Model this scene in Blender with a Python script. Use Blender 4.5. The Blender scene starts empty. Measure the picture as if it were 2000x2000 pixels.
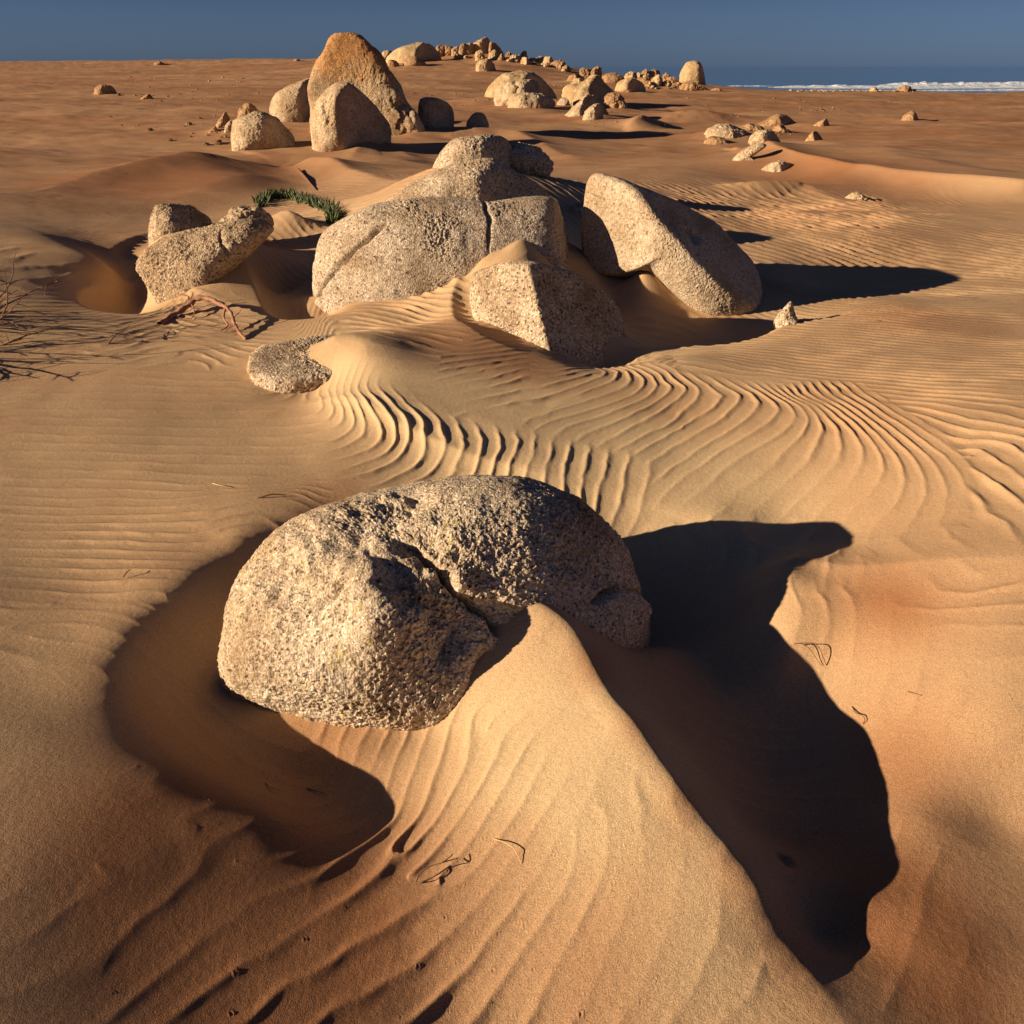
import bpy, math, random
import numpy as np
from mathutils import Vector
random.seed(7); rng = np.random.default_rng(7)
S = bpy.context.scene
COL = S.collection

# ------------------------------------------------------------------ camera
F = 1733.0            # focal length in pixels of a 2000 px wide picture
HOR = 130.0           # row of the sea horizon
EYE = 1.6
PITCH = math.atan((1000-HOR)/F)
cp, sp = math.cos(PITCH), math.sin(PITCH)
cd = bpy.data.cameras.new('camera'); cam = bpy.data.objects.new('camera', cd); COL.objects.link(cam)
cd.sensor_fit = 'HORIZONTAL'; cd.sensor_width = 36; cd.lens = F/2000*36
cd.clip_start = 0.05; cd.clip_end = 60000
cam.location = (0, 0, EYE); cam.rotation_euler = (math.pi/2-PITCH, 0, 0)
S.camera = cam

# ------------------------------------------------------------------ light
SUN_EL, SUN_AZ = math.radians(15.5), math.radians(16)     # azimuth: how far behind the left hand
tosun = np.array([-math.cos(SUN_AZ)*math.cos(SUN_EL), -math.sin(SUN_AZ)*math.cos(SUN_EL), math.sin(SUN_EL)])
sl = bpy.data.lights.new('sun', 'SUN'); sl.energy = 5.0; sl.angle = math.radians(0.55); sl.color = (1.0, 0.79, 0.56)
so = bpy.data.objects.new('sun', sl); COL.objects.link(so)
so.rotation_euler = Vector(tosun).to_track_quat('Z', 'Y').to_euler(); so.location = (-20, -8, 12)
W = bpy.data.worlds.new('World'); S.world = W; W.use_nodes = True
wn, wl = W.node_tree.nodes, W.node_tree.links
wn.clear()
sky = wn.new('ShaderNodeTexSky'); sky.sky_type = 'NISHITA'; sky.sun_disc = False
sky.sun_elevation = SUN_EL; sky.sun_rotation = math.atan2(tosun[0], tosun[1])
sky.altitude = 0; sky.air_density = 1.0; sky.dust_density = 0.3; sky.ozone_density = 2.0
tc = wn.new('ShaderNodeTexCoord'); sx = wn.new('ShaderNodeSeparateXYZ'); wl.new(tc.outputs['Generated'], sx.inputs[0])
rp = wn.new('ShaderNodeValToRGB'); wl.new(sx.outputs[2], rp.inputs[0])
# sky tinted by elevation: bluest at the horizon, dimmed to keep shadows dark
rp.color_ramp.elements[0].position = 0.0; rp.color_ramp.elements[0].color = (0.19, 0.32, 0.82, 1)
rp.color_ramp.elements[1].position = 0.30; rp.color_ramp.elements[1].color = (0.24, 0.25, 0.38, 1)
e = rp.color_ramp.elements.new(0.045); e.color = (0.20, 0.29, 0.62, 1)
e = rp.color_ramp.elements.new(0.09); e.color = (0.165, 0.20, 0.38, 1)
mx = wn.new('ShaderNodeMix'); mx.data_type = 'RGBA'; mx.blend_type = 'MULTIPLY'; mx.inputs[0].default_value = 1
wl.new(sky.outputs[0], mx.inputs[6]); wl.new(rp.outputs[0], mx.inputs[7])
bg = wn.new('ShaderNodeBackground'); bg.inputs[1].default_value = 0.05
wo = wn.new('ShaderNodeOutputWorld'); wl.new(mx.outputs[2], bg.inputs[0]); wl.new(bg.outputs[0], wo.inputs[0])
S.view_settings.view_transform = 'Standard'; S.view_settings.look = 'None'
S.view_settings.exposure = 0.86; S.view_settings.gamma = 1.0
S.cycles.max_bounces = 5; S.cycles.diffuse_bounces = 2

# ------------------------------------------------------------------ maths helpers
def ray(px, py):
    u, v = (px-1000)/F, (1000-py)/F
    d = np.array([u, cp+v*sp, -sp+v*cp]); return d/np.linalg.norm(d)
def gp(px, py, z=0.0):
    "ground point seen at px,py when the ground there is at height z"
    d = ray(px, py); t = (z-EYE)/d[2]; return np.array([d[0]*t, d[1]*t])
def atdist(px, py, y):
    d = ray(px, py); t = y/d[1]; return np.array([0, 0, EYE])+d*t
def sst(a, b, x):
    t = np.clip((x-a)/(b-a), 0, 1); return t*t*(3-2*t)
def _h(i, j, k, s):
    n = (i.astype(np.int64)*73856093) ^ (j.astype(np.int64)*19349663) ^ (k.astype(np.int64)*83492791) ^ (s*2654435761)
    n = (n ^ (n >> 13))*1274126177 & 0x7fffffff
    n = (n ^ (n >> 11))*668265263 & 0x7fffffff
    return ((n ^ (n >> 15)) & 0xffffff)/float(0xffffff)
def vnoise(P, s=0):
    "smooth 3-D value noise, -1..1"
    P = np.asarray(P, float); I = np.floor(P).astype(np.int64); f = P-I; f = f*f*f*(f*(f*6-15)+10)
    r = 0
    for a in (0, 1):
        for b in (0, 1):
            for c in (0, 1):
                w = (f[:, 0] if a else 1-f[:, 0])*(f[:, 1] if b else 1-f[:, 1])*(f[:, 2] if c else 1-f[:, 2])
                r = r+w*_h(I[:, 0]+a, I[:, 1]+b, I[:, 2]+c, s)
    return r*2-1
def fbm(P, oct=4, s=0, gain=0.5):
    P = np.asarray(P, float); a, r = 1.0, 0
    for o in range(oct):
        r = r+a*vnoise(P*(2.03**o)+o*17.3, s+o); a *= gain
    return r
def n2(x, y, sc, s=0, oct=3, gain=0.5):
    return fbm(np.stack([x*sc, y*sc, np.full_like(x, s*3.7)], 1), oct, s, gain)
def chips(P, size, s=0):
    "faceted crystals: every cell has its own height and tilt"
    Q = P/size; I = np.floor(Q).astype(np.int64)
    best = np.full(len(P), 1e9); out = np.zeros(len(P))
    for a in (-1, 0, 1):
        for b in (-1, 0, 1):
            for c in (-1, 0, 1):
                i, j, k = I[:, 0]+a, I[:, 1]+b, I[:, 2]+c
                h1, h2, h3 = _h(i, j, k, s+1), _h(i, j, k, s+2), _h(i, j, k, s+3)
                dx, dy, dz = Q[:, 0]-i-h1, Q[:, 1]-j-h2, Q[:, 2]-k-h3
                d = dx*dx+dy*dy+dz*dz; m = d < best
                v = (_h(i, j, k, s+4)*2-1)+((h2-.5)*dx+(h3-.5)*dy+(h1-.5)*dz)*2.2
                best = np.where(m, d, best); out = np.where(m, v, out)
    return out
def seg(x, y, poly):
    "distance to a polyline, index parameter and signed side (+ = right of travel)"
    bd = np.full(x.shape, 1e9); bt = np.zeros(x.shape); bs = np.zeros(x.shape)
    for i in range(len(poly)-1):
        ax, ay = poly[i]; bx, by = poly[i+1]; ux, uy = bx-ax, by-ay; L = ux*ux+uy*uy+1e-12
        t = np.clip(((x-ax)*ux+(y-ay)*uy)/L, 0, 1)
        dx, dy = x-(ax+t*ux), y-(ay+t*uy); d = np.sqrt(dx*dx+dy*dy)
        m = d < bd; bd = np.where(m, d, bd); bt = np.where(m, i+t, bt); bs = np.where(m, np.sign(ux*-(y-ay)+uy*(x-ax)), bs)
    return bd, bt, bs
def softseg(x, y, poly, val):
    "blend of all segments, so that no crease appears where the nearest one changes: distance, value, signed side distance"
    bd = np.full(x.shape, 1e9); W0 = 0; A0 = 0; S0 = 0
    for i in range(len(poly)-1):
        ax, ay = poly[i]; bx, by = poly[i+1]; ux, uy = bx-ax, by-ay; L = ux*ux+uy*uy+1e-12
        t = np.clip(((x-ax)*ux+(y-ay)*uy)/L, 0, 1); dx, dy = x-(ax+t*ux), y-(ay+t*uy); d2 = dx*dx+dy*dy; d = np.sqrt(d2)
        w = 1/(d2+.0008)**2.5; bd = np.minimum(bd, d)
        W0 = W0+w; A0 = A0+w*(val[i]+(val[i+1]-val[i])*t); S0 = S0+w*(ux*-(y-ay)+uy*(x-ax))/math.sqrt(L)*np.minimum(1, d/(np.abs(ux*-(y-ay)+uy*(x-ax))/math.sqrt(L)+1e-6))
    return bd, A0/W0, S0/W0
def smooth_poly(pts, n=6):
    "Catmull-Rom"
    P = np.array(pts, float); out = []
    for i in range(len(P)-1):
        p0 = P[max(i-1, 0)]; p1 = P[i]; p2 = P[i+1]; p3 = P[min(i+2, len(P)-1)]
        for t in np.arange(n)/n:
            out.append(.5*((2*p1)+(p2-p0)*t+(2*p0-5*p1+4*p2-p3)*t*t+(3*p1-p0-3*p2+p3)*t**3))
    out.append(P[-1]); return np.array(out)

# ------------------------------------------------------------------ materials
def newmat(name):
    m = bpy.data.materials.new(name); m.use_nodes = True; nt = m.node_tree; nt.nodes.clear()
    o = nt.nodes.new('ShaderNodeOutputMaterial'); b = nt.nodes.new('ShaderNodeBsdfPrincipled')
    b.inputs['Roughness'].default_value = .9; b.inputs['Specular IOR Level'].default_value = .15
    nt.links.new(b.outputs[0], o.inputs[0]); return m, nt, b
def ramp(nt, src, stops, interp='LINEAR'):
    r = nt.nodes.new('ShaderNodeValToRGB'); cr = r.color_ramp; cr.interpolation = interp
    while len(cr.elements) < len(stops): cr.elements.new(0.5)
    for e, (p, c) in zip(cr.elements, stops): e.position = p; e.color = (*c, 1)
    nt.links.new(src, r.inputs[0]); return r.outputs[0]
def noise(nt, vec, scale, detail=3, rough=.5, col=False):
    n = nt.nodes.new('ShaderNodeTexNoise'); n.inputs['Scale'].default_value = scale
    n.inputs['Detail'].default_value = detail; n.inputs['Roughness'].default_value = rough
    nt.links.new(vec, n.inputs['Vector']); return n.outputs[1 if col else 0]
def mixc(nt, f, a, b, mode='MIX'):
    m = nt.nodes.new('ShaderNodeMix'); m.data_type = 'RGBA'; m.blend_type = mode
    for k, v in ((0, f), (6, a), (7, b)):
        if hasattr(v, 'is_linked'): nt.links.new(v, m.inputs[k])
        elif k == 0: m.inputs[0].default_value = v
        else: m.inputs[k].default_value = (*v, 1)
    return m.outputs[2]
def math_(nt, op, a, b=None):
    m = nt.nodes.new('ShaderNodeMath'); m.operation = op
    for k, v in ((0, a), (1, b)):
        if v is None: continue
        if hasattr(v, 'is_linked'): nt.links.new(v, m.inputs[k])
        else: m.inputs[k].default_value = v
    return m.outputs[0]
def bump(nt, b, h, dist, strength=1, prev=None):
    n = nt.nodes.new('ShaderNodeBump'); n.inputs['Distance'].default_value = dist; n.inputs['Strength'].default_value = strength
    nt.links.new(h, n.inputs['Height'])
    if prev: nt.links.new(prev, n.inputs['Normal'])
    nt.links.new(n.outputs[0], b.inputs['Normal']); return n.outputs[0]

def sand_material():
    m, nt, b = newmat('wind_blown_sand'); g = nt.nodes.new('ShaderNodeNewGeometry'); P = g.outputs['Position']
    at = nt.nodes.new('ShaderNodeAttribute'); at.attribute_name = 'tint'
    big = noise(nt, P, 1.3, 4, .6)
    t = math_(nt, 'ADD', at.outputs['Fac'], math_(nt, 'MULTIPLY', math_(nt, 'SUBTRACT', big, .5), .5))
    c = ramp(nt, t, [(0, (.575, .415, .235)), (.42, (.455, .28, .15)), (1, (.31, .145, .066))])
    gr = noise(nt, P, 330, 2, .7)
    c = mixc(nt, .75, c, ramp(nt, gr, [(.28, (.42, .38, .36)), (.5, (1, 1, 1)), (.72, (1.45, 1.42, 1.38))]), 'MULTIPLY')
    sp_ = noise(nt, P, 900, 1, .5)
    c = mixc(nt, .5, c, ramp(nt, sp_, [(.3, (.5, .46, .44)), (.5, (1, 1, 1)), (.7, (1.3, 1.3, 1.28))]), 'MULTIPLY')
    nt.links.new(c, b.inputs['Base Color'])
    n1 = bump(nt, b, noise(nt, P, 55, 3, .6), .0035, .6)
    bump(nt, b, noise(nt, P, 380, 2, .7), .0016, .9, n1)
    return m
def rock_material(name, tone=(1, 1, 1), grain=.012, dark=.10, bumpd=.006, orange=None, smooth=0., lichen=False):
    m, nt, b = newmat(name); t = nt.nodes.new('ShaderNodeTexCoord'); P = t.outputs['Object']
    v = nt.nodes.new('ShaderNodeTexVoronoi'); v.inputs['Scale'].default_value = 1/grain; nt.links.new(P, v.inputs['Vector'])
    sepc = nt.nodes.new('ShaderNodeSeparateColor'); nt.links.new(v.outputs['Color'], sepc.inputs[0])
    c = ramp(nt, sepc.outputs[0], [(0, (dark, dark*.85, dark*.7)), (.07, (.27, .215, .16)), (.25, (.44, .37, .28)),
                                   (.62, (.52, .445, .34)), (.9, (.64, .57, .46)), (1, (.74, .69, .6))])
    v2 = nt.nodes.new('ShaderNodeTexVoronoi'); v2.inputs['Scale'].default_value = 2.3/grain; nt.links.new(P, v2.inputs['Vector'])
    s2 = nt.nodes.new('ShaderNodeSeparateColor'); nt.links.new(v2.outputs['Color'], s2.inputs[0])
    c = mixc(nt, .55, c, ramp(nt, s2.outputs[1], [(0, (.35, .3, .28)), (.16, (.8, .76, .72)), (.6, (1, 1, 1)), (1, (1.25, 1.2, 1.15))]), 'MULTIPLY')
    big = noise(nt, P, 2.6, 4, .6)
    c = mixc(nt, 1, c, ramp(nt, big, [(.3, (.66, .60, .54)), (.5, (.97, .95, .92)), (.7, (1.1, 1.08, 1.04))]), 'MULTIPLY')
    c = mixc(nt, .30, c, ramp(nt, sepc.outputs[1], [(0, (.80, .82, .86)), (.5, (1, 1, 1)), (1, (1.14, .98, .86))]), 'MULTIPLY')
    st = noise(nt, P, 1.1, 5, .68)
    c = mixc(nt, 1, c, ramp(nt, st, [(.34, (.76, .67, .57)), (.46, (.97, .93, .88)), (.58, (1.02, 1.0, .98)), (.7, (.82, .82, .84))]), 'MULTIPLY')
    if smooth: c = mixc(nt, smooth, c, mixc(nt, 1, (.50, .40, .275), ramp(nt, st, [(.35, (.74, .66, .58)), (.6, (1.05, 1.03, 1.0))]), 'MULTIPLY'))
    if lichen: c = mixc(nt, ramp(nt, noise(nt, P, 14, 4, .75), [(.60, (0, 0, 0)), (.68, (.55, .55, .55))]), c, (.42, .33, .09))
    c = mixc(nt, 1, c, tone, 'MULTIPLY')
    if orange:
        sz = nt.nodes.new('ShaderNodeSeparateXYZ'); nt.links.new(P, sz.inputs[0])
        f = math_(nt, 'ADD', sz.outputs[2], math_(nt, 'MULTIPLY', math_(nt, 'SUBTRACT', big, .5), 1.6))
        f = ramp(nt, f, [(0, (0, 0, 0)), (1, (1, 1, 1))]); rr = nt.nodes[-1]
        rr.color_ramp.elements[0].position = orange[0]; rr.color_ramp.elements[1].position = min(orange[1], 1)
        c = mixc(nt, f, c, mixc(nt, 1, c, (1.0, .74, .50), 'MULTIPLY'))
    nt.links.new(c, b.inputs['Base Color'])
    n1 = bump(nt, b, v.outputs['Distance'], bumpd, .8)
    n2_ = bump(nt, b, s2.outputs[0], bumpd*.45, .8, n1)
    bump(nt, b, noise(nt, P, .6/grain, 4, .7), bumpd*1.4, .7, n2_)
    return m
M_SAND = sand_material()
M_R0 = rock_material('coarse_granite_near', tone=(1.15, 1.15, 1.13), grain=.0075, bumpd=.0032, lichen=True)
M_RM = rock_material('coarse_granite', tone=(1.08, 1.05, 1.0), grain=.013, bumpd=.006)
M_RB = rock_material('brownish_granite', tone=(.92, .84, .74), grain=.014, bumpd=.007)
M_RG = rock_material('grey_granite', tone=(.98, .98, .99), grain=.012, bumpd=.006)
M_R4 = rock_material('pale_granite', tone=(1.05, 1.03, 1.0), grain=.014, bumpd=.005, smooth=.35)
M_RF = rock_material('weathered_granite', tone=(1.0, .95, .86), grain=.022, bumpd=.008, smooth=.35)
M_RT = rock_material('orange_topped_granite', tone=(.92, .84, .72), grain=.022, bumpd=.009, orange=(.35, .95), smooth=.3)
M_RS = rock_material('smooth_far_granite', tone=(1.0, .90, .72), grain=.05, bumpd=.012, smooth=.7)
M_RD = rock_material('brown_far_granite', tone=(.80, .62, .46), grain=.05, bumpd=.02, smooth=.45)
def plain(name, c1, c2, scale=40, rough=.8):
    m, nt, b = newmat(name); t = nt.nodes.new('ShaderNodeTexCoord')
    f = noise(nt, t.outputs['Object'], scale, 4, .6)
    nt.links.new(ramp(nt, f, [(.3, c1), (.7, c2)]), b.inputs['Base Color']); b.inputs['Roughness'].default_value = rough
    bump(nt, b, f, .003, .6); return m
M_WOOD = plain('weathered_driftwood', (.20, .085, .05), (.42, .23, .15), 55)
M_TWIG = plain('dry_brown_twig', (.10, .05, .03), (.25, .14, .08), 60)
M_STRAW = plain('pale_straw', (.45, .32, .12), (.62, .48, .24), 60)
M_LEAF = plain('fleshy_green_leaf', (.035, .06, .025), (.15, .17, .08), 30, .5)

# ------------------------------------------------------------------ mesh helpers
def mesh_obj(name, V, Fc, mat, smooth=True, origin=None, link=True):
    V = np.asarray(V, np.float32)
    if origin is not None: V = V-np.asarray(origin, np.float32)
    me = bpy.data.meshes.new(name)
    Fa = np.asarray(Fc, np.int32)
    n, k = Fa.shape
    me.vertices.add(len(V)); me.vertices.foreach_set('co', V.ravel())
    me.loops.add(n*k); me.loops.foreach_set('vertex_index', Fa.ravel())
    me.polygons.add(n); me.polygons.foreach_set('loop_start', np.arange(0, n*k, k, dtype=np.int32))
    me.polygons.foreach_set('loop_total', np.full(n, k, np.int32))
    me.update(calc_edges=True)
    me.polygons.foreach_set('use_smooth', np.full(n, smooth))
    me.materials.append(mat)
    o = bpy.data.objects.new(name, me)
    if origin is not None: o.location = tuple(float(c) for c in origin)
    if link: COL.objects.link(o)
    return o
def tag(o, label=None, cat=None, group=None, kind=None):
    if label: o['label'] = label
    if cat: o['category'] = cat
    if group: o['group'] = group
    if kind: o['kind'] = kind
    return o
_cs = {}
def cubesphere(n):
    if n in _cs: return _cs[n]
    a = np.tan(np.linspace(-math.pi/4, math.pi/4, n+1)); A, B = np.meshgrid(a, a, indexing='ij'); o = np.ones_like(A)
    faces = [(o, A, B), (-o, -A, B), (-A, o, B), (A, -o, B), (-B, A, o), (B, A, -o)]
    V = []; Q = []; off = 0
    for f in faces:
        V.append(np.stack(f, -1).reshape(-1, 3))
        i = np.arange(n)[:, None]*(n+1)+np.arange(n)[None, :]
        Q.append((np.stack([i, i+(n+1), i+n+2, i+1], -1).reshape(-1, 4))+off); off += (n+1)**2
    V = np.concatenate(V); Q = np.concatenate(Q)
    key = np.round(V/np.abs(V).max(1, keepdims=True)*1e6).astype(np.int64)
    key = key[:, 0]*4000037*4000037+key[:, 1]*4000037+key[:, 2]
    _, first, inv = np.unique(key, return_index=True, return_inverse=True)
    V = V[first]; Q = inv.reshape(-1)[Q]
    V = V/np.linalg.norm(V, axis=1, keepdims=True); _cs[n] = (V, Q); return _cs[n]

# ------------------------------------------------------------------ boulders
class Rock:
    """A boulder: a plan outline in the plane facing south through its centre, given depth by a
    superellipsoid, cut by facets and creased by grooves; real size at its own distance."""
    def __init__(s, outline, d, tf, tb=None, c=None, p=2.4, facets=(), grooves=(), lumps=(), q=9, amp=.02, seed=1, sh=0.):
        s.sh = sh
        s.o = np.array(outline, float)
        if c is None: c = ((s.o[:, 0].min()+s.o[:, 0].max())/2, (s.o[:, 1].min()+s.o[:, 1].max())/2)
        s.c = c; s.C = atdist(c[0], c[1], d); s.D = ray(*c)
        s.R = np.cross(s.D, [0, 0, 1]); s.R /= np.linalg.norm(s.R); s.V = np.cross(s.R, s.D)
        s.tf, s.tb, s.p, s.q = tf, (tb or tf), p, q
        ab = np.array([s.plane(*w) for w in s.o])
        ab = np.vstack([ab, ab[:1]])
        sm = []                                             # closed Catmull-Rom
        n = len(ab)-1
        for i in range(n):
            p0, p1, p2, p3 = ab[(i-1) % n], ab[i], ab[(i+1) % n], ab[(i+2) % n]
            for t in np.arange(8)/8:
                sm.append(.5*((2*p1)+(p2-p0)*t+(2*p0-5*p1+4*p2-p3)*t*t+(3*p1-p0-3*p2+p3)*t**3))
        sm = np.array(sm); th = np.arctan2(sm[:, 1], sm[:, 0]); r = np.hypot(sm[:, 0], sm[:, 1])
        k = np.argsort(th); th, r = th[k], r[k]
        s.th = np.concatenate([th-2*math.pi, th, th+2*math.pi]); s.r = np.concatenate([r, r, r])
        s.size = float(r.mean())
        s.facets = [(np.array(f[:3], float)/np.linalg.norm(f[:3]), f[3]) for f in facets]   # normal in R,V,D axes, offset m
        s.grooves = [([s.plane(*w) for w in g[0]], g[1], g[2]) for g in grooves]
        s.lumps = [(s.plane(l[0], l[1]), l[2], l[3]) for l in lumps]       # px,py,radius m,height m
        s.amp, s.seed = amp, seed
    def bevel(s, p1, z1, p2, z2, away=.55):
        "cut the rock back under a line on the sand, from p1 to p2"
        A = np.array([*gp(*p1, z1), z1])-s.C; B = np.array([*gp(*p2, z2), z2])-s.C
        n = np.cross(B-A, np.array([0, away, -1.0])); n /= np.linalg.norm(n)
        if n@A < 0: n = -n
        s.facets.append((np.array([n@s.R, n@s.V, n@s.D]), float(n@A)))
    def plane(s, px, py):
        d = ray(px, py); O = np.array([0, 0, EYE]); t = np.dot(s.C-O, s.D)/np.dot(d, s.D); q = O+d*t-s.C
        return np.array([np.dot(q, s.R), np.dot(q, s.V)])
    def gauge(s, L):
        "L: directions or points in local R,V,D; returns the gauge, 1 on the surface"
        cc = L[:, 2]-s.sh*L[:, 0]
        ab = np.hypot(L[:, 0], L[:, 1]); th = np.arctan2(L[:, 1], L[:, 0])
        Rr = np.interp(th, s.th, s.r)
        T = np.where(cc < 0, s.tf, s.tb)
        g = (np.power(ab/Rr, s.p)+np.power(np.abs(cc)/T, s.p))**(1/s.p)
        for n, off in s.facets:
            f = np.maximum(L@n/off, 1e-4); g = (g**s.q+f**s.q)**(1/s.q)
        for (c, rad, h) in s.lumps:
            gg = np.maximum(g, .3); d = np.hypot(L[:, 0]/gg-c[0], L[:, 1]/gg-c[1]); ln = np.linalg.norm(L, axis=1)/gg
            g = g/(1+h*np.exp(-(d/rad)**2)*sst(.25, -.1, L[:, 2])/np.maximum(ln, .1))
        return g
    def hit(s, px, py):
        d = ray(px, py); t0 = np.dot(s.C-np.array([0, 0, EYE]), s.D)
        t = np.linspace(t0-1.5*s.tf-.3, t0+1.5*s.tb+.3, 1500); P = np.array([0, 0, EYE])+d[None]*t[:, None]-s.C
        L = np.stack([P@s.R, P@s.V, P@s.D], 1); g = s.gauge(L); k = np.where(g < 1)[0]
        i = k[0] if len(k) else int(np.argmin(g))
        return P[i]+s.C
    def build(s, name, n, mat, label, group=None, chip=None, coarse=None):
        dirs, Q = cubesphere(n)
        L = dirs; r = 1/s.gauge(L); P = L*r[:, None]
        front = sst(.15, -.25, -(-L[:, 2])) if False else np.where(L[:, 2] < .1, 1., 0.)
        wf = sst(.25, -.1, L[:, 2])
        disp = np.zeros(len(P))
        for poly, w, dep in s.grooves:
            gn = w*1.6; d, t, sd = seg(P[:, 0]+gn*vnoise(P*7+3.1, 81)+.4*gn*vnoise(P*23, 82), P[:, 1]+gn*vnoise(P*7+9.1, 83)+.4*gn*vnoise(P*23, 84), poly); d = d*(1+.5*vnoise(P*9, 85)); ta = np.minimum(t, len(poly)-1-t); fade = np.clip(ta/.6, 0.0, 1)
            disp -= dep*np.exp(-(d/w)**2)*wf*fade
        Wp = P
        fs = 1.6/s.size
        disp += s.amp*1.5*fbm(Wp*fs*.6+s.seed*5.1, 2, s.seed)+s.amp*.6*fbm(Wp*fs*2.5+s.seed*3.3, 4, s.seed+9)
        if coarse: disp += coarse*np.clip(fbm(Wp*9+s.seed, 3, s.seed+3), -1.2, .6)
        if chip:
            sz, a = chip; a = a*np.clip(.72+.9*fbm(Wp*4.5, 2, s.seed+70), .2, 1.6)
            disp += a*chips(Wp+.3*sz*np.stack([vnoise(Wp/sz, 5), vnoise(Wp/sz, 6), vnoise(Wp/sz, 7)], 1), sz, s.seed)
            disp += a*.45*chips(Wp, sz*.5, s.seed+50)
        P = P+L*disp[:, None]
        V = P[:, :1]*s.R+P[:, 1:2]*s.V+P[:, 2:]*s.D+s.C
        o = mesh_obj(name, V, Q, mat, origin=s.C)
        tag(o, label, 'boulder', group); return o

# near and middle boulders (outlines in photo pixels, lower ends sunk in the sand)
R0 = Rock([(426,1370),(428,1330),(434,1260),(447,1180),(468,1120),(500,1072),(560,1024),(640,978),(720,948),(800,931),(880,926),(960,928),(1050,938),
           (1130,962),(1195,1008),(1238,1060),(1262,1120),(1285,1165),(1300,1220),(1295,1290),(1200,1450),(1000,1560),(800,1600),(600,1560),(445,1450)],
          2.40, .34, .42, c=(850,1230), p=3.0, facets=[(.14,.42,-.90,.44),(.85,-.05,-.52,.60),(-.50,.22,-.84,.46),(.0,.75,-.66,.40)],
          grooves=[([(700,1000),(770,1052),(860,1140),(960,1240),(1010,1300)],.075,.030),([(775,1048),(830,1100),(905,1175),(965,1240),(1000,1280)],.013,.05),
                   ([(745,1150),(800,1160),(850,1195),(868,1250),(862,1310)],.032,.05),
                   ([(490,1120),(600,1165),(700,1150)],.06,.025),([(560,1040),(640,1085),(740,1060)],.05,.012),
                   ([(1125,1185),(1165,1150),(1200,1138),(1250,1150),(1280,1175)],.018,.08),([(1030,1080),(1100,1100),(1180,1085)],.05,.015)],
          lumps=[(785,1220,.11,.085),(970,1040,.24,.05),(890,1150,.05,.02),(620,1180,.2,.02),(560,1260,.2,.015),(1215,1195,.075,.06),(1020,1150,.12,.03)], q=13, amp=.014, seed=3, sh=.26)
R0.bevel((445,1362), -.14, (700,1420), -.105)
R0.bevel((690,1420), -.105, (840,1430), -.085)
R1 = Rock([(484,700),(490,683),(515,670),(573,658),(635,646),(676,643),(720,655),(760,700),(740,760),(660,800),(580,800),(510,775),(494,740)],
          5.05, .30, .45, p=3, facets=[(0,.9,-.43,.10)], q=8, amp=.012, seed=5)
R2 = Rock([(603,566),(605,515),(613,472),(632,445),(680,420),(734,399),(785,390),(868,386),(940,389),(962,391),(995,387),(1060,383),(1092,388),(1106,405),
           (1118,440),(1131,480),(1140,540),(1110,640),(900,700),(700,690),(630,640),(612,600)],
          6.95, .48, .5, c=(860,520), p=3.2, facets=[(.93,.1,-.35,.97),(-.55,.1,-.83,.60),(0,.62,-.78,.50)],
          grooves=[([(760,436),(716,476),(680,508),(651,530),(618,580),(600,600)],.017,.055),([(948,380),(952,420),(950,455),(945,500)],.014,.05)],
          lumps=[(1010,470,.22,-.03),(700,560,.3,.03)], q=12, amp=.016, seed=8)
R3 = Rock([(915,552),(920,535),(944,524),(995,515),(1049,516),(1103,528),(1158,544),(1205,566),(1245,604),(1260,680),(1200,760),(1140,770),(1060,740),(990,700),(940,645),(922,600)],
          5.75, .42, .42, c=(1080,630), p=2.8, facets=[(.70,.32,-.64,.16),(-.55,.02,-.83,.30)], q=22, amp=.010, seed=11)
R4 = Rock([(1133,440),(1137,400),(1146,355),(1165,337),(1206,343),(1244,357),(1297,378),(1335,392),(1375,410),(1418,422),(1445,450),(1481,487),(1506,514),
           (1502,550),(1483,590),(1460,622),(1420,641),(1366,621),(1309,571),(1259,532),(1200,540),(1145,520)],
          7.0, .42, .55, c=(1310,490), p=2.6, facets=[(.62,.66,-.40,.245),(-.5,.0,-.87,.42)],
          grooves=[([(1330,440),(1352,462),(1358,482)],.018,.035),([(1404,440),(1440,475),(1475,505),(1508,540)],.02,.05)], q=22, amp=.012, seed=14)
R5 = Rock([(740,410),(785,371),(832,346),(886,322),(922,310),(960,308),(991,325),(1024,343),(1060,365),(1088,388),(1080,450),(900,470),(760,450)],
          8.4, .45, .5, c=(920,400), p=2.6, facets=[(.70,.12,-.70,.40)], q=16, amp=.015, seed=17)
R6 = Rock([(842,340),(857,307),(886,276),(915,265),(951,262),(980,270),(996,288),(1000,315),(990,360),(900,380),(850,370)],
          10.4, .42, .45, c=(920,320), p=2.6, facets=[(.72,.1,-.68,.38)], q=14, amp=.015, seed=19)
R7 = Rock([(985,305),(995,292),(1027,286),(1049,290),(1067,304),(1072,322),(1060,345),(1000,345)], 10.6, .3, .3, p=2.6, amp=.03, seed=21)
R8 = Rock([(1106,430),(1111,414),(1120,402),(1140,397),(1160,405),(1165,440),(1140,470),(1112,460)], 9.0, .2, .2, p=2.5, amp=.012, seed=22)
R9 = Rock([(1508,640),(1512,626),(1527,605),(1544,589),(1552,604),(1556,640),(1545,665),(1520,665)], 6.15, .08, .08, p=2.3, amp=.006, seed=23)
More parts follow.
